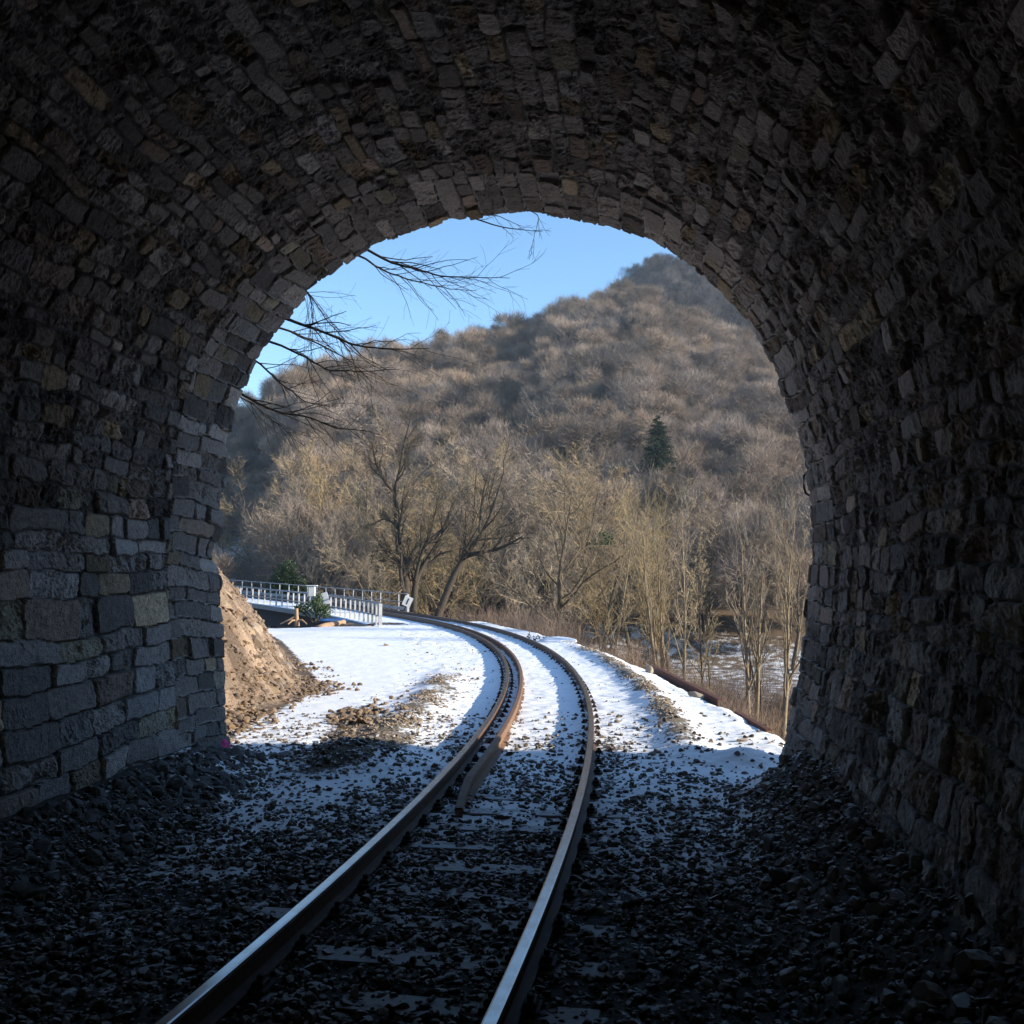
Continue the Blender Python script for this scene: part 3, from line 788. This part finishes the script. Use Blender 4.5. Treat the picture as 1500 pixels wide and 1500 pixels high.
KINDS = {  # trunk: H, r, limbs ; per level (n, f0, f1, angle, length ratio, radius ratio, nseg, wobble, tropism)
    'hill':   dict(r0=.17, tw=.05, lv=[(13, .30, 1.0, .85, .60, .6, 6, .18, .06), (9, .2, 1.0, .75, .46, .6, 4, .20, .03), (16, .1, 1.0, .8, .45, .55, 2, .22, .0)], rmin=.017),
    'spread': dict(r0=.16, tw=.07, lv=[(11, .22, 1.0, .75, .55, .55, 7, .15, .08), (10, .2, 1.0, .7, .5, .5, 5, .18, .06), (12, .1, 1.0, .75, .5, .5, 3, .2, .03), ], rmin=.009),
    'fan':    dict(r0=.11, tw=.03, lv=[(15, .30, 1.0, .42, .40, .5, 6, .08, .16), (9, .15, 1.0, .5, .5, .5, 4, .1, .14), (9, .1, 1.0, .5, .5, .5, 3, .12, .08)], rmin=.008),
    'sapling': dict(r0=.06, tw=.03, lv=[(20, .25, 1.0, .6, .22, .5, 4, .12, .12), (7, .1, 1.0, .6, .45, .5, 3, .15, .06), (5, .1, 1.0, .6, .5, .5, 2, .15, .04)], rmin=.007),
}
def tree_geo(seed, kind, H, lean=(0, 0), r0=None, trunk=None, stems=1, lev=None, dense=1.0):
    r = np.random.default_rng(seed); K = KINDS[kind]
    r0 = r0 or K['r0'] * H / 10
    if trunk is None:
        p = np.zeros((stems, 3)); d = np.tile(np.array([[lean[0], lean[1], 1.0]]), (stems, 1))
        if stems > 1: p[:, :2] = r.normal(0, .35, (stems, 2)); d[:, :2] += r.normal(0, .10, (stems, 2))
        L = np.full(stems, H) * r.uniform(.85, 1.0, stems)
        P, Rr = grow(r, p, d, L, np.full(stems, r0), 10, K['tw'], .01, .12)
        Rr[:, 0] *= 1.35
        big = [(P, Rr)]; par = [(P, Rr, L)]
    else:
        big = []; par = []
        for (pl, ra, rb) in trunk:
            pl = np.array(pl, float); q = np.linspace(0, len(pl) - 1, 12)
            Pp = np.stack([np.interp(q, np.arange(len(pl)), pl[:, c]) for c in range(3)], 1)
            Pp[1:-1] = (Pp[:-2] + 2 * Pp[1:-1] + Pp[2:]) / 4
            L = np.array([np.linalg.norm(np.diff(Pp, axis=0), axis=1).sum()])
            Rr = np.linspace(ra, rb, 12)[None]; big.append((Pp[None], Rr)); par.append((Pp[None], Rr, L))
    small = []
    for li, (n, f0, f1, ang, lr, rr, ns, wob, trp) in enumerate(lev or K['lv']):
        nxt = []
        n = max(2, int(round(n * (dense if li else 1))))
        for (P, Rr, L) in par:
            p, d, ln, rad = kids(r, P, Rr, L, n, f0, f1, ang, lr, rr)
            ln = np.minimum(ln, H * .5)
            Pn, Rn = grow(r, p, d, ln, np.maximum(rad, K['rmin']), ns, wob, trp, .35)
            Rn = np.maximum(Rn, K['rmin'] * .55); nxt.append((Pn, Rn, ln))
        (big if li == 0 else small).extend([(a, b_) for a, b_, _ in nxt]); par = nxt
    bV, bF = tubes([a for a, _ in big], [b_ for _, b_ in big], 6)
    tV, tF = tubes([a for a, _ in small], [b_ for _, b_ in small], 3)
    if trunk is None:
        k_ = H / max(np.percentile(tV[:, 2], 99.5), bV[:, 2].max()); bV = bV * k_; tV = tV * k_
    return bV, bF, tV, tF
def tree_thing(geo, name, label, loc, bark, twig, group=None):
    bV, bF, tV, tF = geo
    t = thing(name, label, 'tree', loc, group)
    mesh_np('trunk', bV, bF, bark, t, True); mesh_np('crown', tV, tF, twig, t)
    return t
def tree_proto(geo, name, bark, twig):
    bV, bF, tV, tF = geo
    return mesh_np(name, np.concatenate([bV, tV]), np.concatenate([bF, tF + len(bV)]), link=False, mats=[bark, twig], midx=[0] * len(bF) + [1] * len(tF))

def gz(x, y): return float(height(np.array([float(x)]), np.array([float(y)]), False)[0])

# the two dark trees by the bridge
def rel(pl, Y, dy=None):
    b0 = at_y(*pl[0], Y); out = []
    for i, (a, b_) in enumerate(pl):
        q = at_y(a, b_, Y) - b0; q[1] += (dy or 0) * i; out.append(q)
    return out
Y1 = 66.0
b1 = at_y(596, 893, Y1)
def off(pl, Y, base, dy): return [np.array(at_y(a, b_, Y)) - base + np.array([0, dy * i, 0]) for i, (a, b_) in enumerate(pl)]
tr = [(off([(594, 905), (594, 870), (595, 845), (590, 815), (584, 790), (580, 750), (578, 720)], Y1, b1, .05), .40, .16),
      (off([(578, 720), (585, 690), (590, 650), (600, 610)], Y1, b1, .3), .15, .05),
      (off([(578, 722), (560, 700), (552, 680), (548, 650)], Y1, b1, -.3), .12, .04),
      (off([(595, 830), (606, 805), (622, 795), (645, 780), (655, 755), (662, 735)], Y1, b1, .3), .20, .05),
      (off([(606, 896), (607, 855), (615, 835), (640, 795), (655, 770)], Y1, b1, .2), .26, .08),
      (off([(608, 850), (616, 815), (630, 785), (640, 750), (645, 730)], Y1, b1, -.3), .14, .04),
      (off([(587, 822), (575, 808), (562, 804), (550, 810)], Y1, b1, -.5), .17, .05),
      (off([(586, 828), (572, 820), (556, 822)], Y1, b1, -.3), .12, .04),
      (off([(583, 780), (575, 765), (560, 758), (540, 768)], Y1, b1, .4), .10, .03)]
LV1 = [(9, .15, 1.0, .75, .5, .5, 6, .16, .12), (9, .1, 1.0, .7, .5, .5, 4, .18, .08), (9, .1, 1.0, .7, .5, .5, 3, .2, .03)]
tree_thing(tree_geo(11, 'spread', 7, trunk=tr, lev=LV1), 'bare_tree', 'dark forked tree with arching limbs beside the tilted striped board', tuple(b1), M['bark'], M['tanbark'])
Y2 = 59.0; b2 = at_y(642, 902, Y2)
tr = [(off([(640, 906), (655, 865), (668, 835), (680, 815), (700, 790), (715, 765), (725, 735), (738, 690)], Y2, b2, .1), .26, .05),
      (off([(678, 816), (700, 810), (730, 805), (745, 798), (765, 787)], Y2, b2, -.2), .17, .05),
      (off([(702, 780), (704, 745), (708, 715), (716, 690)], Y2, b2, .3), .09, .03)]
tree_thing(tree_geo(12, 'spread', 6, trunk=tr, lev=LV1), 'leaning_tree', 'dark tree leaning right with one limb bent level, right of the forked tree', tuple(b2), M['bark'], M['tanbark'])
# trees on the embankment right of the track
def place_tree(px, ybase, ytop, Y, kind, name, label, seed, bark='tanbark', twig='twig_yel', lean=(0, 0), stems=1, r0=None, dense=1.0, lev=None):
    b0 = at_y(px, ybase, Y); z = gz(b0[0], Y) - .1
    tp = at_y(px, ytop, Y)[2]
    H = tp - z
    return tree_thing(tree_geo(seed, kind, H / 1.02, lean, stems=stems, r0=r0, dense=dense, lev=lev), name, label, (b0[0], Y, z), M[bark], M[twig])
place_tree(812, 930, 655, 48, 'spread', 'bare_tree', 'straight-trunked bare tree with a wide bushy crown behind the snow mound at the track edge', 21, twig='twig_tan', r0=.20, dense=1.2)
place_tree(893, 945, 690, 45, 'sapling', 'sapling', 'single thin yellow-stemmed sapling tilting right, left of the many-stemmed clump', 22, lean=(.10, 0), bark='palebark', r0=.08)
place_tree(962, 980, 690, 41, 'fan', 'bare_tree', 'clump of many pale upright stems from one base behind the long rusty beam', 23, stems=5, r0=.11, dense=.4, bark='palebark')
place_tree(936, 960, 840, 43, 'sapling', 'sapling', 'thin grey sapling leaning right, just left of the many-stemmed clump', 24, bark='bark', twig='twig_tan', lean=(.18, 0))
place_tree(1030, 1030, 770, 35, 'sapling', 'sapling', 'slim dark sapling standing behind the right end of the long rusty beam', 25, bark='bark')
place_tree(1050, 1035, 800, 36, 'sapling', 'sapling', 'second slim sapling, between the dark one and the fan-shaped tree', 26, bark='tanbark', lean=(-.03, 0))
place_tree(1087, 1045, 715, 34, 'fan', 'bare_tree', 'fan-shaped yellow-twigged tree with a forked trunk behind the short rusty beam', 27, r0=.13, stems=2, dense=.5, bark='palebark')
place_tree(1138, 1040, 690, 33, 'fan', 'bare_tree', 'tall yellow-twigged tree leaning right, closest to the right tunnel wall', 28, lean=(.10, 0), r0=.14, dense=.6, bark='palebark')
place_tree(1115, 1035, 800, 38, 'sapling', 'sapling', 'thin sapling between the two fan-shaped trees at the right', 29)
place_tree(860, 930, 760, 52, 'spread', 'bare_tree', 'low bare tree with branches sweeping right, beside the straight-trunked tree', 30, bark='bark', twig='twig_tan', lean=(.35, 0), r0=.09)
place_tree(575, 875, 745, 72, 'spread', 'bare_tree', 'tan tree bent over to the left behind the end of the bridge railing', 31, bark='tanbark', twig='twig_tan', lean=(-.75, 0), r0=.13)
place_tree(1000, 990, 700, 47, 'fan', 'bare_tree', 'pale upright tree right of the many-stemmed clump', 32, twig='twig_yel', dense=.5, bark='palebark')

# wood belt between the track and the hill
r5 = np.random.default_rng(55)
belt = [(400, 640, 112), (440, 690, 100), (475, 640, 108), (510, 700, 92), (540, 655, 104), (610, 615, 96), (565, 690, 86), (650, 650, 92), (690, 640, 98), (715, 690, 84),
        (760, 645, 96), (790, 700, 82), (840, 660, 90), (730, 640, 108), (880, 715, 84), (925, 700, 92), (980, 745, 82), (1030, 720, 96), (1120, 735, 98), (1160, 750, 88),
        (460, 745, 84), (620, 740, 78), (680, 745, 76), (745, 760, 72), (830, 770, 70), (370, 660, 125), (510, 790, 76), (960, 690, 100)]
protoT = [tree_geo(60 + i, 'spread' if i < 4 else 'fan', 10.0, dense=1.2) for i in range(5)]
first = {}
for i, (px, yt, Yd) in enumerate(belt):
    v = (i * 3 + (i // 4)) % 5 if px > 850 else i % 4
    b0 = at_y(px, 850, Yd); z = gz(b0[0], Yd) - .2; H = at_y(px, yt, Yd)[2] - z
    lab = 'bare tan-twigged tree in the crowded belt of trees between the track and the hill'
    if v not in first:
        t = tree_thing(protoT[v], 'bare_tree', lab, (b0[0], Yd, z), M['tanbark'], M['twig_tan' if v < 4 else 'twig_yel'], 'trees of the belt below the hill'); first[v] = t
    else: t = dup(first[v], (b0[0], Yd, z))
    sx = H / 10; t.scale = (sx * r5.uniform(.9, 1.25), sx * 1.1, sx); t.rotation_euler = (0, 0, r5.uniform(0, 6.28))

# wooded hill: broad round crowns
def dome_geo(seed):
    r = np.random.default_rng(seed)
    bV, bF, tV, tF = tree_geo(seed, 'hill', 9.5, dense=.7)
    n = 4200; lobes = np.column_stack([r.normal(0, 1.9, (14, 2)), r.uniform(4.2, 8.4, 14)]); lr = r.uniform(1.0, 2.4, 14)
    k = r.integers(0, 14, n); dr = norm(r.normal(size=(n, 3)) + np.array([0, 0, .35]))
    p = lobes[k] + dr * (lr[k] * r.uniform(.08, 1.0, n) ** .45)[:, None]
    P, Rr = grow(r, p - dr * .3, norm(dr + r.normal(0, .5, (n, 3)) + np.array([0, 0, .45])), r.uniform(.6, 1.2, n) * np.where(r.random(n) < .15, 1.7, 1), np.full(n, .021), 2, .22, .03, .4)
    v, f = tubes([P], [Rr], 3)
    return bV, bF, np.concatenate([tV, v]), np.concatenate([tF, f + len(tV)])
hp = [tree_proto(dome_geo(80 + i), 'hill_tree', M['bark'], M['twig_hill']) for i in range(6)]
hp2 = [tree_proto(dome_geo(90 + i), 'far_tree', M['bark'], M['twig_far_shade']) for i in range(3)]
pts = []
for rad in np.arange(98, 275, 4.8):
    for th in np.arange(-.40, .36, 5.1 / rad):
        a = th + r5.normal(0, .25) * 5.1 / rad; q = rad + r5.normal(0, 1.3)
        x, y = q * math.sin(a), q * math.cos(a); px = 750 + F * x / y
        r1 = 262 - float(sstep(800, 400, px)) * 40 + float(sstep(425, 385, px)) * 40
        if q > r1 + 6: continue
        if px < 405 and r5.random() < .8 and q < 195: continue
        pts.append((x, y))
pts = np.array(pts)
def wood(name, protos, pts, k, label):
    n = len(pts)
    scatter(name, protos, np.column_stack([pts, height(pts[:, 0], pts[:, 1], False) - .3]), np.column_stack([r5.normal(0, .05, n), r5.normal(0, .05, n), r5.uniform(0, 6.28, n)]),
            k * r5.uniform(.62, 1.22, n), label, 'wood')
wood('hillside_wood', hp, pts, 1.0, 'bare brown winter wood covering the near slope of the hill')
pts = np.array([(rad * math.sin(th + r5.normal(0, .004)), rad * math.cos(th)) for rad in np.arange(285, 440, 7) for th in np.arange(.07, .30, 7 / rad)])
wood('ridge_wood', hp2, pts, 1.25, 'hazy wood, coloured dark for shade, on the farther ridge at the upper right')

# brushwood on the embankment
def brush_proto(seed):
    r = np.random.default_rng(seed); n = 70
    p = np.zeros((n, 3)); p[:, :2] = r.normal(0, .35, (n, 2)); d = np.column_stack([r.normal(0, .45, (n, 2)), np.ones(n)])
    P, Rr = grow(r, p, d, r.uniform(.6, 1.7, n), np.full(n, .007), 4, .15, .02, .4)
    k_ = kids(r, P, Rr, r.uniform(.6, 1.7, n), 4, .3, 1, .6, .35, .7)
    P2, R2 = grow(r, *k_, 2, .15, .02, .5)
    v, f = tubes([P, P2], [Rr, R2], 3)
    return mesh_np('brush', v, f, M['twig_red'], link=False)
bp_ = [brush_proto(400 + i) for i in range(4)]
def k_brush(X, Y):
    d, ph = dphi(X, Y); e = d - edge_right(Y); u, t = ut(X, Y)
    return sstep(.5, 1.4, e) * sstep(24, 4, e) * (t < -1.5) * (.25 + sstep(.35, .65, fbm(X * .2, Y * .2, 161, 3)))
X, Y = field(9000, -30, 45, 13, 88, k_brush)
z = height(X, Y, False)
scatter('undergrowth', bp_, np.column_stack([X, Y, z]), np.column_stack([X * 0, X * 0, rr_.uniform(0, 6.28, len(X))]), rr_.uniform(.6, 1.3, len(X)) * np.interp(Y, [15, 30, 60], [.5, .8, 1.3]),
        'reddish brown leafless undergrowth on the slope beyond the track', 'undergrowth')

# branches reaching in front of the sky from a tree above the left of the mouth
YB = 14.6
tbase = np.array([-8.2, 15.0, gz(-8.2, 15.0) - .2])
def br(pl, y0, y1, ra, rb):
    q = [np.array(at_y(a, b_, y0 + (y1 - y0) * i / (len(pl) - 1))) - tbase for i, (a, b_) in enumerate(pl)]
    return (q, ra, rb)
top = np.array([-7.4, 14.8, 9.5]) - tbase
trk = [([np.zeros(3), np.array([.1, 0, 2.2]), np.array([.5, -.1, 4.6]), top], .20, .09)]
def frm(z, pl, y0, y1, ra, rb):     # starts on the trunk, ends along the traced limb
    q, a, b_ = br(pl, y0, y1, ra, rb)
    fz = np.interp(z, [0, 2.2, 4.6, top[2]], [0, .1, .5, top[0]])
    return ([np.array([fz, -.1, z])] + q, a, b_)
limbs = [frm(5.6, [(470, 330), (530, 362), (570, 385), (610, 397), (640, 405), (690, 410), (745, 411)], 14.4, 14.0, .030, .004),
         frm(5.6, [(480, 350), (530, 378), (560, 397), (600, 412), (645, 424), (700, 432)], 14.6, 15.0, .024, .004),
         frm(5.0, [(380, 455), (430, 469), (475, 486), (520, 507), (560, 514), (628, 513)], 14.4, 13.8, .036, .005),
         frm(5.0, [(370, 470), (420, 483), (470, 505), (515, 530), (545, 560)], 14.7, 15.2, .026, .004),
         frm(4.2, [(350, 490), (405, 505), (450, 528), (480, 548), (520, 548), (580, 545)], 14.5, 14.0, .028, .004),
         frm(4.0, [(340, 510), (385, 535), (420, 568), (450, 592), (498, 600)], 14.7, 14.3, .024, .004),
         frm(3.6, [(320, 560), (365, 583), (410, 605), (455, 611), (495, 630), (548, 634)], 14.3, 13.8, .030, .005),
         frm(6.5, [(430, 400), (455, 437), (480, 472), (505, 497)], 14.6, 14.4, .016, .003),
         frm(3.6, [(330, 570), (370, 592), (400, 618), (425, 640)], 14.5, 14.4, .014, .003),
         frm(6.9, [(560, 290), (640, 300), (680, 317), (725, 332), (760, 339), (790, 340)], 14.4, 14.2, .022, .003),
         frm(6.9, [(600, 290), (700, 308), (735, 322), (768, 336)], 14.8, 14.6, .015, .003),
         frm(6.9, [(600, 285), (740, 300), (790, 316), (785, 345), (779, 382)], 14.5, 14.5, .014, .002),
         frm(5.6, [(430, 400), (456, 440), (458, 480), (457, 560)], 14.5, 14.5, .012, .002)]
rB = np.random.default_rng(91)
bigP = []; smallP = []; smallR = []
for (q, ra, rb) in trk + limbs:
    q = np.array(q); w = np.linspace(0, len(q) - 1, 26)
    P = np.stack([np.interp(w, np.arange(len(q)), q[:, c]) for c in range(3)], 1)
    P[1:-1] = (P[:-2] + 2 * P[1:-1] + P[2:]) / 4
    P[3:] += np.cumsum(rB.normal(0, .006, (23, 3)), 0)
    bigP.append((P[None], np.linspace(ra, rb, 26)[None]))
ovh = thing('overhanging_tree', 'leafless dark tree left of the tunnel mouth, branches crossing the sky', 'tree', tuple(tbase))
v, f = tubes([bigP[0][0]], [bigP[0][1]], 8); mesh_np('trunk', v, f, M['bark'], ovh, True)
for (P, Rr) in bigP[1:]:
    L = np.array([np.linalg.norm(np.diff(P[0], axis=0), axis=1).sum()])
    nb = 5 if P[0, -1, 2] + tbase[2] > 6.75 else 17
    k1 = kids(rB, P, Rr, L, nb, .36, .98, .55, .19, .5, .5); k1 = (k1[0], k1[1], np.minimum(k1[2], .8 if nb > 5 else .3), k1[3]); P1, R1 = grow(rB, *k1, 6, .11, -.01, .4); R1 = np.maximum(R1, .0018)
    k2 = kids(rB, P1, R1, k1[2], 3, .2, .95, .7, .5, .6, .4); k2 = (*k2[:3], np.maximum(k2[3] * 0 + .0022, .0018)); P2, R2 = grow(rB, *k2, 4, .12, -.04, .7)
    v, f = tubes([P, P1, P2], [np.maximum(Rr, .003), R1, R2], [6, 4, 3])
    mesh_np('branch', v, f, M['silhouette_bark'], ovh, True)

# ------------------------------------------------------------------ evergreens
def leaf_cloud(seed, lumps, n, size):
    r = np.random.default_rng(seed); V = []; 
    for (c, rad) in lumps:
        k_ = int(n * (np.prod(rad) ** .66)); dr = norm(r.normal(size=(k_, 3))); q = np.array(c) + dr * np.array(rad) * (r.random((k_, 1)) ** .45) * r.uniform(.75, 1.12, (k_, 1))
        a = norm(r.normal(size=(k_, 3))); b_ = norm(np.cross(a, r.normal(size=(k_, 3)))); s_ = size * r.uniform(.6, 1.3, (k_, 1))
        V.append(np.stack([q - a * s_, q + b_ * s_ * .45, q + a * s_, q - b_ * s_ * .45], 1))
    V = np.concatenate(V).reshape(-1, 3); return V, np.arange(len(V)).reshape(-1, 4)
def bush(name, label, loc, lumps, n, size, cat='shrub', m='leaf', stems=None):
    t = thing(name, label, cat, loc)
    v, f = leaf_cloud(hash(name + label) % 1000 if False else len(label), lumps, n, size); mesh_np('foliage', v, f, M[m], t)
    r = np.random.default_rng(len(label)); ps = []
    P = []
    for (c, rad) in lumps: P.append(np.array([[c[0] * .2, c[1] * .2, 0], [c[0] * .6, c[1] * .5, c[2] * .6], list(c)]))
    v, f = tubes([np.array(P)], [np.tile(np.array([[.05, .04, .02]]), (len(P), 1))], 5); mesh_np('stem', v, f, M['tanbark'], t)
    return t
p = on_z(466, 914, 0); p = np.array([p[0], 46.6, gz(p[0], 46.6)])
bush('evergreen_shrub', 'dark green leafy shrub by the tree stump in front of the bridge railing', tuple(at_y(462, 912, 46.8)), [((0, 0, .75), (.5, .45, .45)), ((-.55, 0, .65), (.4, .4, .3)), ((.4, .1, .55), (.45, .4, .4)), ((.1, .2, 1.15), (.25, .25, .3)), ((-.9, .2, .7), (.2, .2, .18))], 2600, .06)
bush('ivy_thicket', 'dark green ivy thicket standing behind the left end of the bridge railing', tuple(at_y(418, 885, 88)), [((0, 0, 2.0), (1.5, 1.2, 1.4)), ((1.0, 0, 1.6), (1.1, 1, 1.2)), ((-.9, 0, 1.4), (1.1, 1, 1.0)), ((.3, 0, 3.2), (.9, .8, .7))], 1100, .12)
bush('ivy_thicket', 'small dark green ivy clump among the bare trees, above the thin yellow sapling', tuple(at_y(885, 830, 74)), [((0, 0, 2.0), (.9, .7, .7)), ((-.8, 0, 1.6), (.5, .5, .4))], 1000, .10)
def conifer(label, px, yb, yt, Y):
    b0 = at_y(px, yb, Y); H = at_y(px, yt, Y)[2] - b0[2]; r = np.random.default_rng(8)
    t = thing('conifer', label, 'tree', tuple(b0))
    v, f = tubes([np.array([[[0, 0, -H * .5], [0, 0, H * .5], [0, 0, H]]])], [np.array([[.2, .12, .02]])], 6); mesh_np('trunk', v, f, M['bark'], t)
    n = 420; z = r.uniform(.0, 1, n) ** 1.2; az = r.uniform(0, 6.28, n); ln = H * .36 * (1 - z) ** .7 * r.uniform(.6, 1.15, n) + .15
    Pp = np.column_stack([z * 0, z * 0, z * H]); d = np.column_stack([np.cos(az), np.sin(az), .25 - .2 * (1 - z)])
    P, Rr = grow(r, Pp, d, ln, np.full(n, .03), 4, .06, -.06, .3)
    k_ = kids(r, P, Rr, ln, 16, .1, 1, .8, .30, .9); P2, R2 = grow(r, k_[0], k_[1], np.minimum(k_[2], .6), np.full(len(k_[2]), .028), 2, .1, -.1, .5)
    v, f = tubes([P, P2], [Rr, R2], 3); mesh_np('crown', v, f, M['needle'], t)
conifer('single dark green conifer standing out among the bare trees on the hillside', 964, 690, 608, 122)

# ------------------------------------------------------------------ small things by the track
def beam(label, pa, pb, Ya, Yb, h, w, name='rusty_beam'):
    a = at_y(*pa, Ya); b_ = at_y(*pb, Yb); L = np.linalg.norm(b_ - a); mid = (a + b_) / 2
    q = MB(); ang = math.atan2(b_[1] - a[1], b_[0] - a[0]); tl = math.asin((b_[2] - a[2]) / L)
    q.box((0, 0, 0), (L, .012, h), bev=.002); q.box((0, .045, h / 2 + .004), (L, w, .016), bev=.003); q.box((0, .045, -h / 2 - .004), (L, w, .016), bev=.003)
    for k_ in np.linspace(-.42, .42, 4): q.box((k_ * L, .03, 0), (.014, .055, h * .96))
    o = q.build(name, M['beam']); o.location = tuple(mid); o.rotation_euler = (0, -tl, ang); tag(o, label, 'beam')
beam('long rusty steel beam lying on the snowy track edge between two pale stones', (955, 983), (1052, 1036), 25.2, 18.0, .26, .10)
beam('short rusty steel beam on the snowy bank edge nearest the right tunnel wall', (1076, 1049), (1122, 1077), 17.0, 14.6, .14, .09)
def stone(label, px, py, z, s, seed, m='boulder', sq=(1, .8, .6)):
    p = on_z(px, py, z); o = rock_mesh('stone', M[m], seed, 2, sq, 14, True); o.location = (p[0], p[1], gz(p[0], p[1]) + s * .2); o.scale = (s, s, s); o.rotation_euler = (.2, .1, seed); tag(o, label, 'stone')
stone('pale pointed stone at the far end of the long rusty beam', 950, 984, 0.02, .20, 501, sq=(.7, .6, .9))
stone('flat pale stone against the near half of the long rusty beam', 1020, 1020, 0.02, .2, 502, sq=(1.2, .8, .45))
stone('small brown stone alone on the smooth snow near the right tunnel wall', 1088, 1088, 0, .09, 503, 'gravel', (1.4, .8, .5))
stone('small brown stone on the open snow field near the railing end post', 566, 947, 0, .16, 504, 'gravel', (1.2, .8, .4))
# snow mound with a clump of dead leaves
p = on_z(818, 938, .05); 
o = rock_mesh('snow_mound', M['snowcap'], 510, 2, (1.1, .7, .45), 3, True); o.location = (p[0], p[1], gz(p[0], p[1])); o.scale = (.5, .5, .5); tag(o, 'low white snow mound at the outer edge of the curve', 'snow mound')
p = on_z(790, 938, .05); v, f = leaf_cloud(5, [((0, 0, .12), (.35, .2, .16)), ((-.35, 0, .18), (.16, .12, .2))], 900, .05)
o = mesh_np('leaf_clump', v, f, M['bark']); o.location = (p[0], p[1], gz(p[0], p[1])); tag(o, 'dark clump of dead leaves beside the snow mound', 'leaf clump')
# boards, stump, logs near the bridge
def board(name, label, px, py, Y, w, h, th, ry, mark):
    p = at_y(px, py, Y); t = thing(name, label, 'sign', tuple(p))
    q = MB(); q.box((0, 0, 0), (w, th, h), ry=ry, bev=.01); q.build('panel', M['white'], t)
    if mark:
        q = MB(); q.box((.02 * 0, -th / 2 - .004, 0), (w * .16, .006, h * .62), ry=ry); q.build('stripe', M['iron'], t)
    q = MB(); q.box((-math.sin(ry) * h * .5 - .1, .05, -h * .5 - .25), (.09, .07, .7), ry=ry); q.build('post', M['chair'], t)
board('trackside_board', 'tilted white board with a dark stripe at the foot of the forked tree', 597, 881, 62, .52, .62, .04, .42, True)
board('leaning_board', 'plain white board leaning behind the railing of the bridge', 476, 877, 57, .42, .70, .05, -.3, False)
p = at_y(457, 866, 58); q = MB(); q.box((0, 0, 0), (.34, .3, .6), bev=.02); q.box((0, 0, .32), (.62, .4, .05), bev=.015); o = q.build('white_cabinet', M['white']); o.location = tuple(p); tag(o, 'small white cabinet with a flat lid behind the leafy shrub on the bridge', 'cabinet')
p = at_y(435, 914, 46.2)
t = thing('tree_stump', 'bare brown tree stump with spreading roots at the far edge of the snow field', 'stump', tuple(p))
v, f = tubes([np.array([[[0, 0, -.1], [-.02, 0, .35], [-.03, 0, .72]]])], [np.array([[.13, .09, .08]])], 8); mesh_np('trunk', v, f, M['wood'], t, True)
for a in ([-.75, -.1, .0], [-.35, -.3, .0], [.5, -.2, 0]):
    v, f = tubes([np.array([[[-.03, 0, .38 if a[0] < -.6 else .15], [a[0] * .5, a[1] * .5, .18], a]])], [np.array([[.06, .05, .03]])], 6); mesh_np('root', v, f, M['wood'], t, True)
def log(label, p0, p1, Y0, Y1, r0, r1, seed):
    a = at_y(*p0, Y0); b_ = at_y(*p1, Y1); r = np.random.default_rng(seed)
    P = np.array([a + (b_ - a) * k_ for k_ in np.linspace(0, 1, 7)]) - a; P[1:-1] += r.normal(0, .04, (5, 3))
    Pc = np.concatenate([P[:1], P, P[-1:]]); Rr = np.concatenate([[.001], np.linspace(r0, r1, 7), [.001]])
    v, f = tubes([Pc[None]], [Rr[None]], 9); o = mesh_np('log', v, f, M['wood'], None, True); o.location = tuple(a); tag(o, label, 'log')
log('thick pale log lying on the far edge of the snow field by the railing', (465, 921), (505, 911), 45.2, 46.2, .17, .12, 1)
log('short dark-ended log lying in front of the railing end post', (500, 917), (545, 919), 46.0, 45.4, .13, .09, 2)
p = at_y(487, 908, 47.5); q = MB(); q.box((0, 0, 0), (1.4, .6, .03), rz=.2, rx=.12, bev=.004); o = q.build('blue_sheet', M['blue']); o.location = tuple(p); tag(o, 'blue sheet lying on the ground behind the logs', 'sheet')
# hook and conduit belong to the tunnel
hk = [(.0, 0, .18), (-.10, 0, .18), (-.13, 0, .15), (-.13, 0, .02), (-.11, 0, -.05), (-.05, 0, -.09), (.0, 0, -.06)]
p = at_y(1194, 716, 11.5)
v, f = tubes([(np.array(hk) + p - P0)[None]], [np.full((1, len(hk)), .014)], 8); mesh_np('iron_hook', v, f, M['iron'], tunnel, True)
print('objects', len(bpy.data.objects))

# ------------------------------------------------------------------ the valley's thin winter haze
hb = MB(); hb.box((0, 330, 60), (1260, 790, 150))
hz_m = bpy.data.materials.new('valley_haze'); hz_m.use_nodes = True
hn = hz_m.node_tree.nodes; hn.remove(hn['Principled BSDF'])
pv = hn.new('ShaderNodeVolumePrincipled'); pv.inputs['Color'].default_value = (.70, .84, 1, 1); pv.inputs['Density'].default_value = .00024; pv.inputs['Anisotropy'].default_value = .2
hz_m.node_tree.links.new(pv.outputs[0], hn['Material Output'].inputs['Volume'])
hz_o = hb.build('haze', hz_m); hz_o['kind'] = 'stuff'
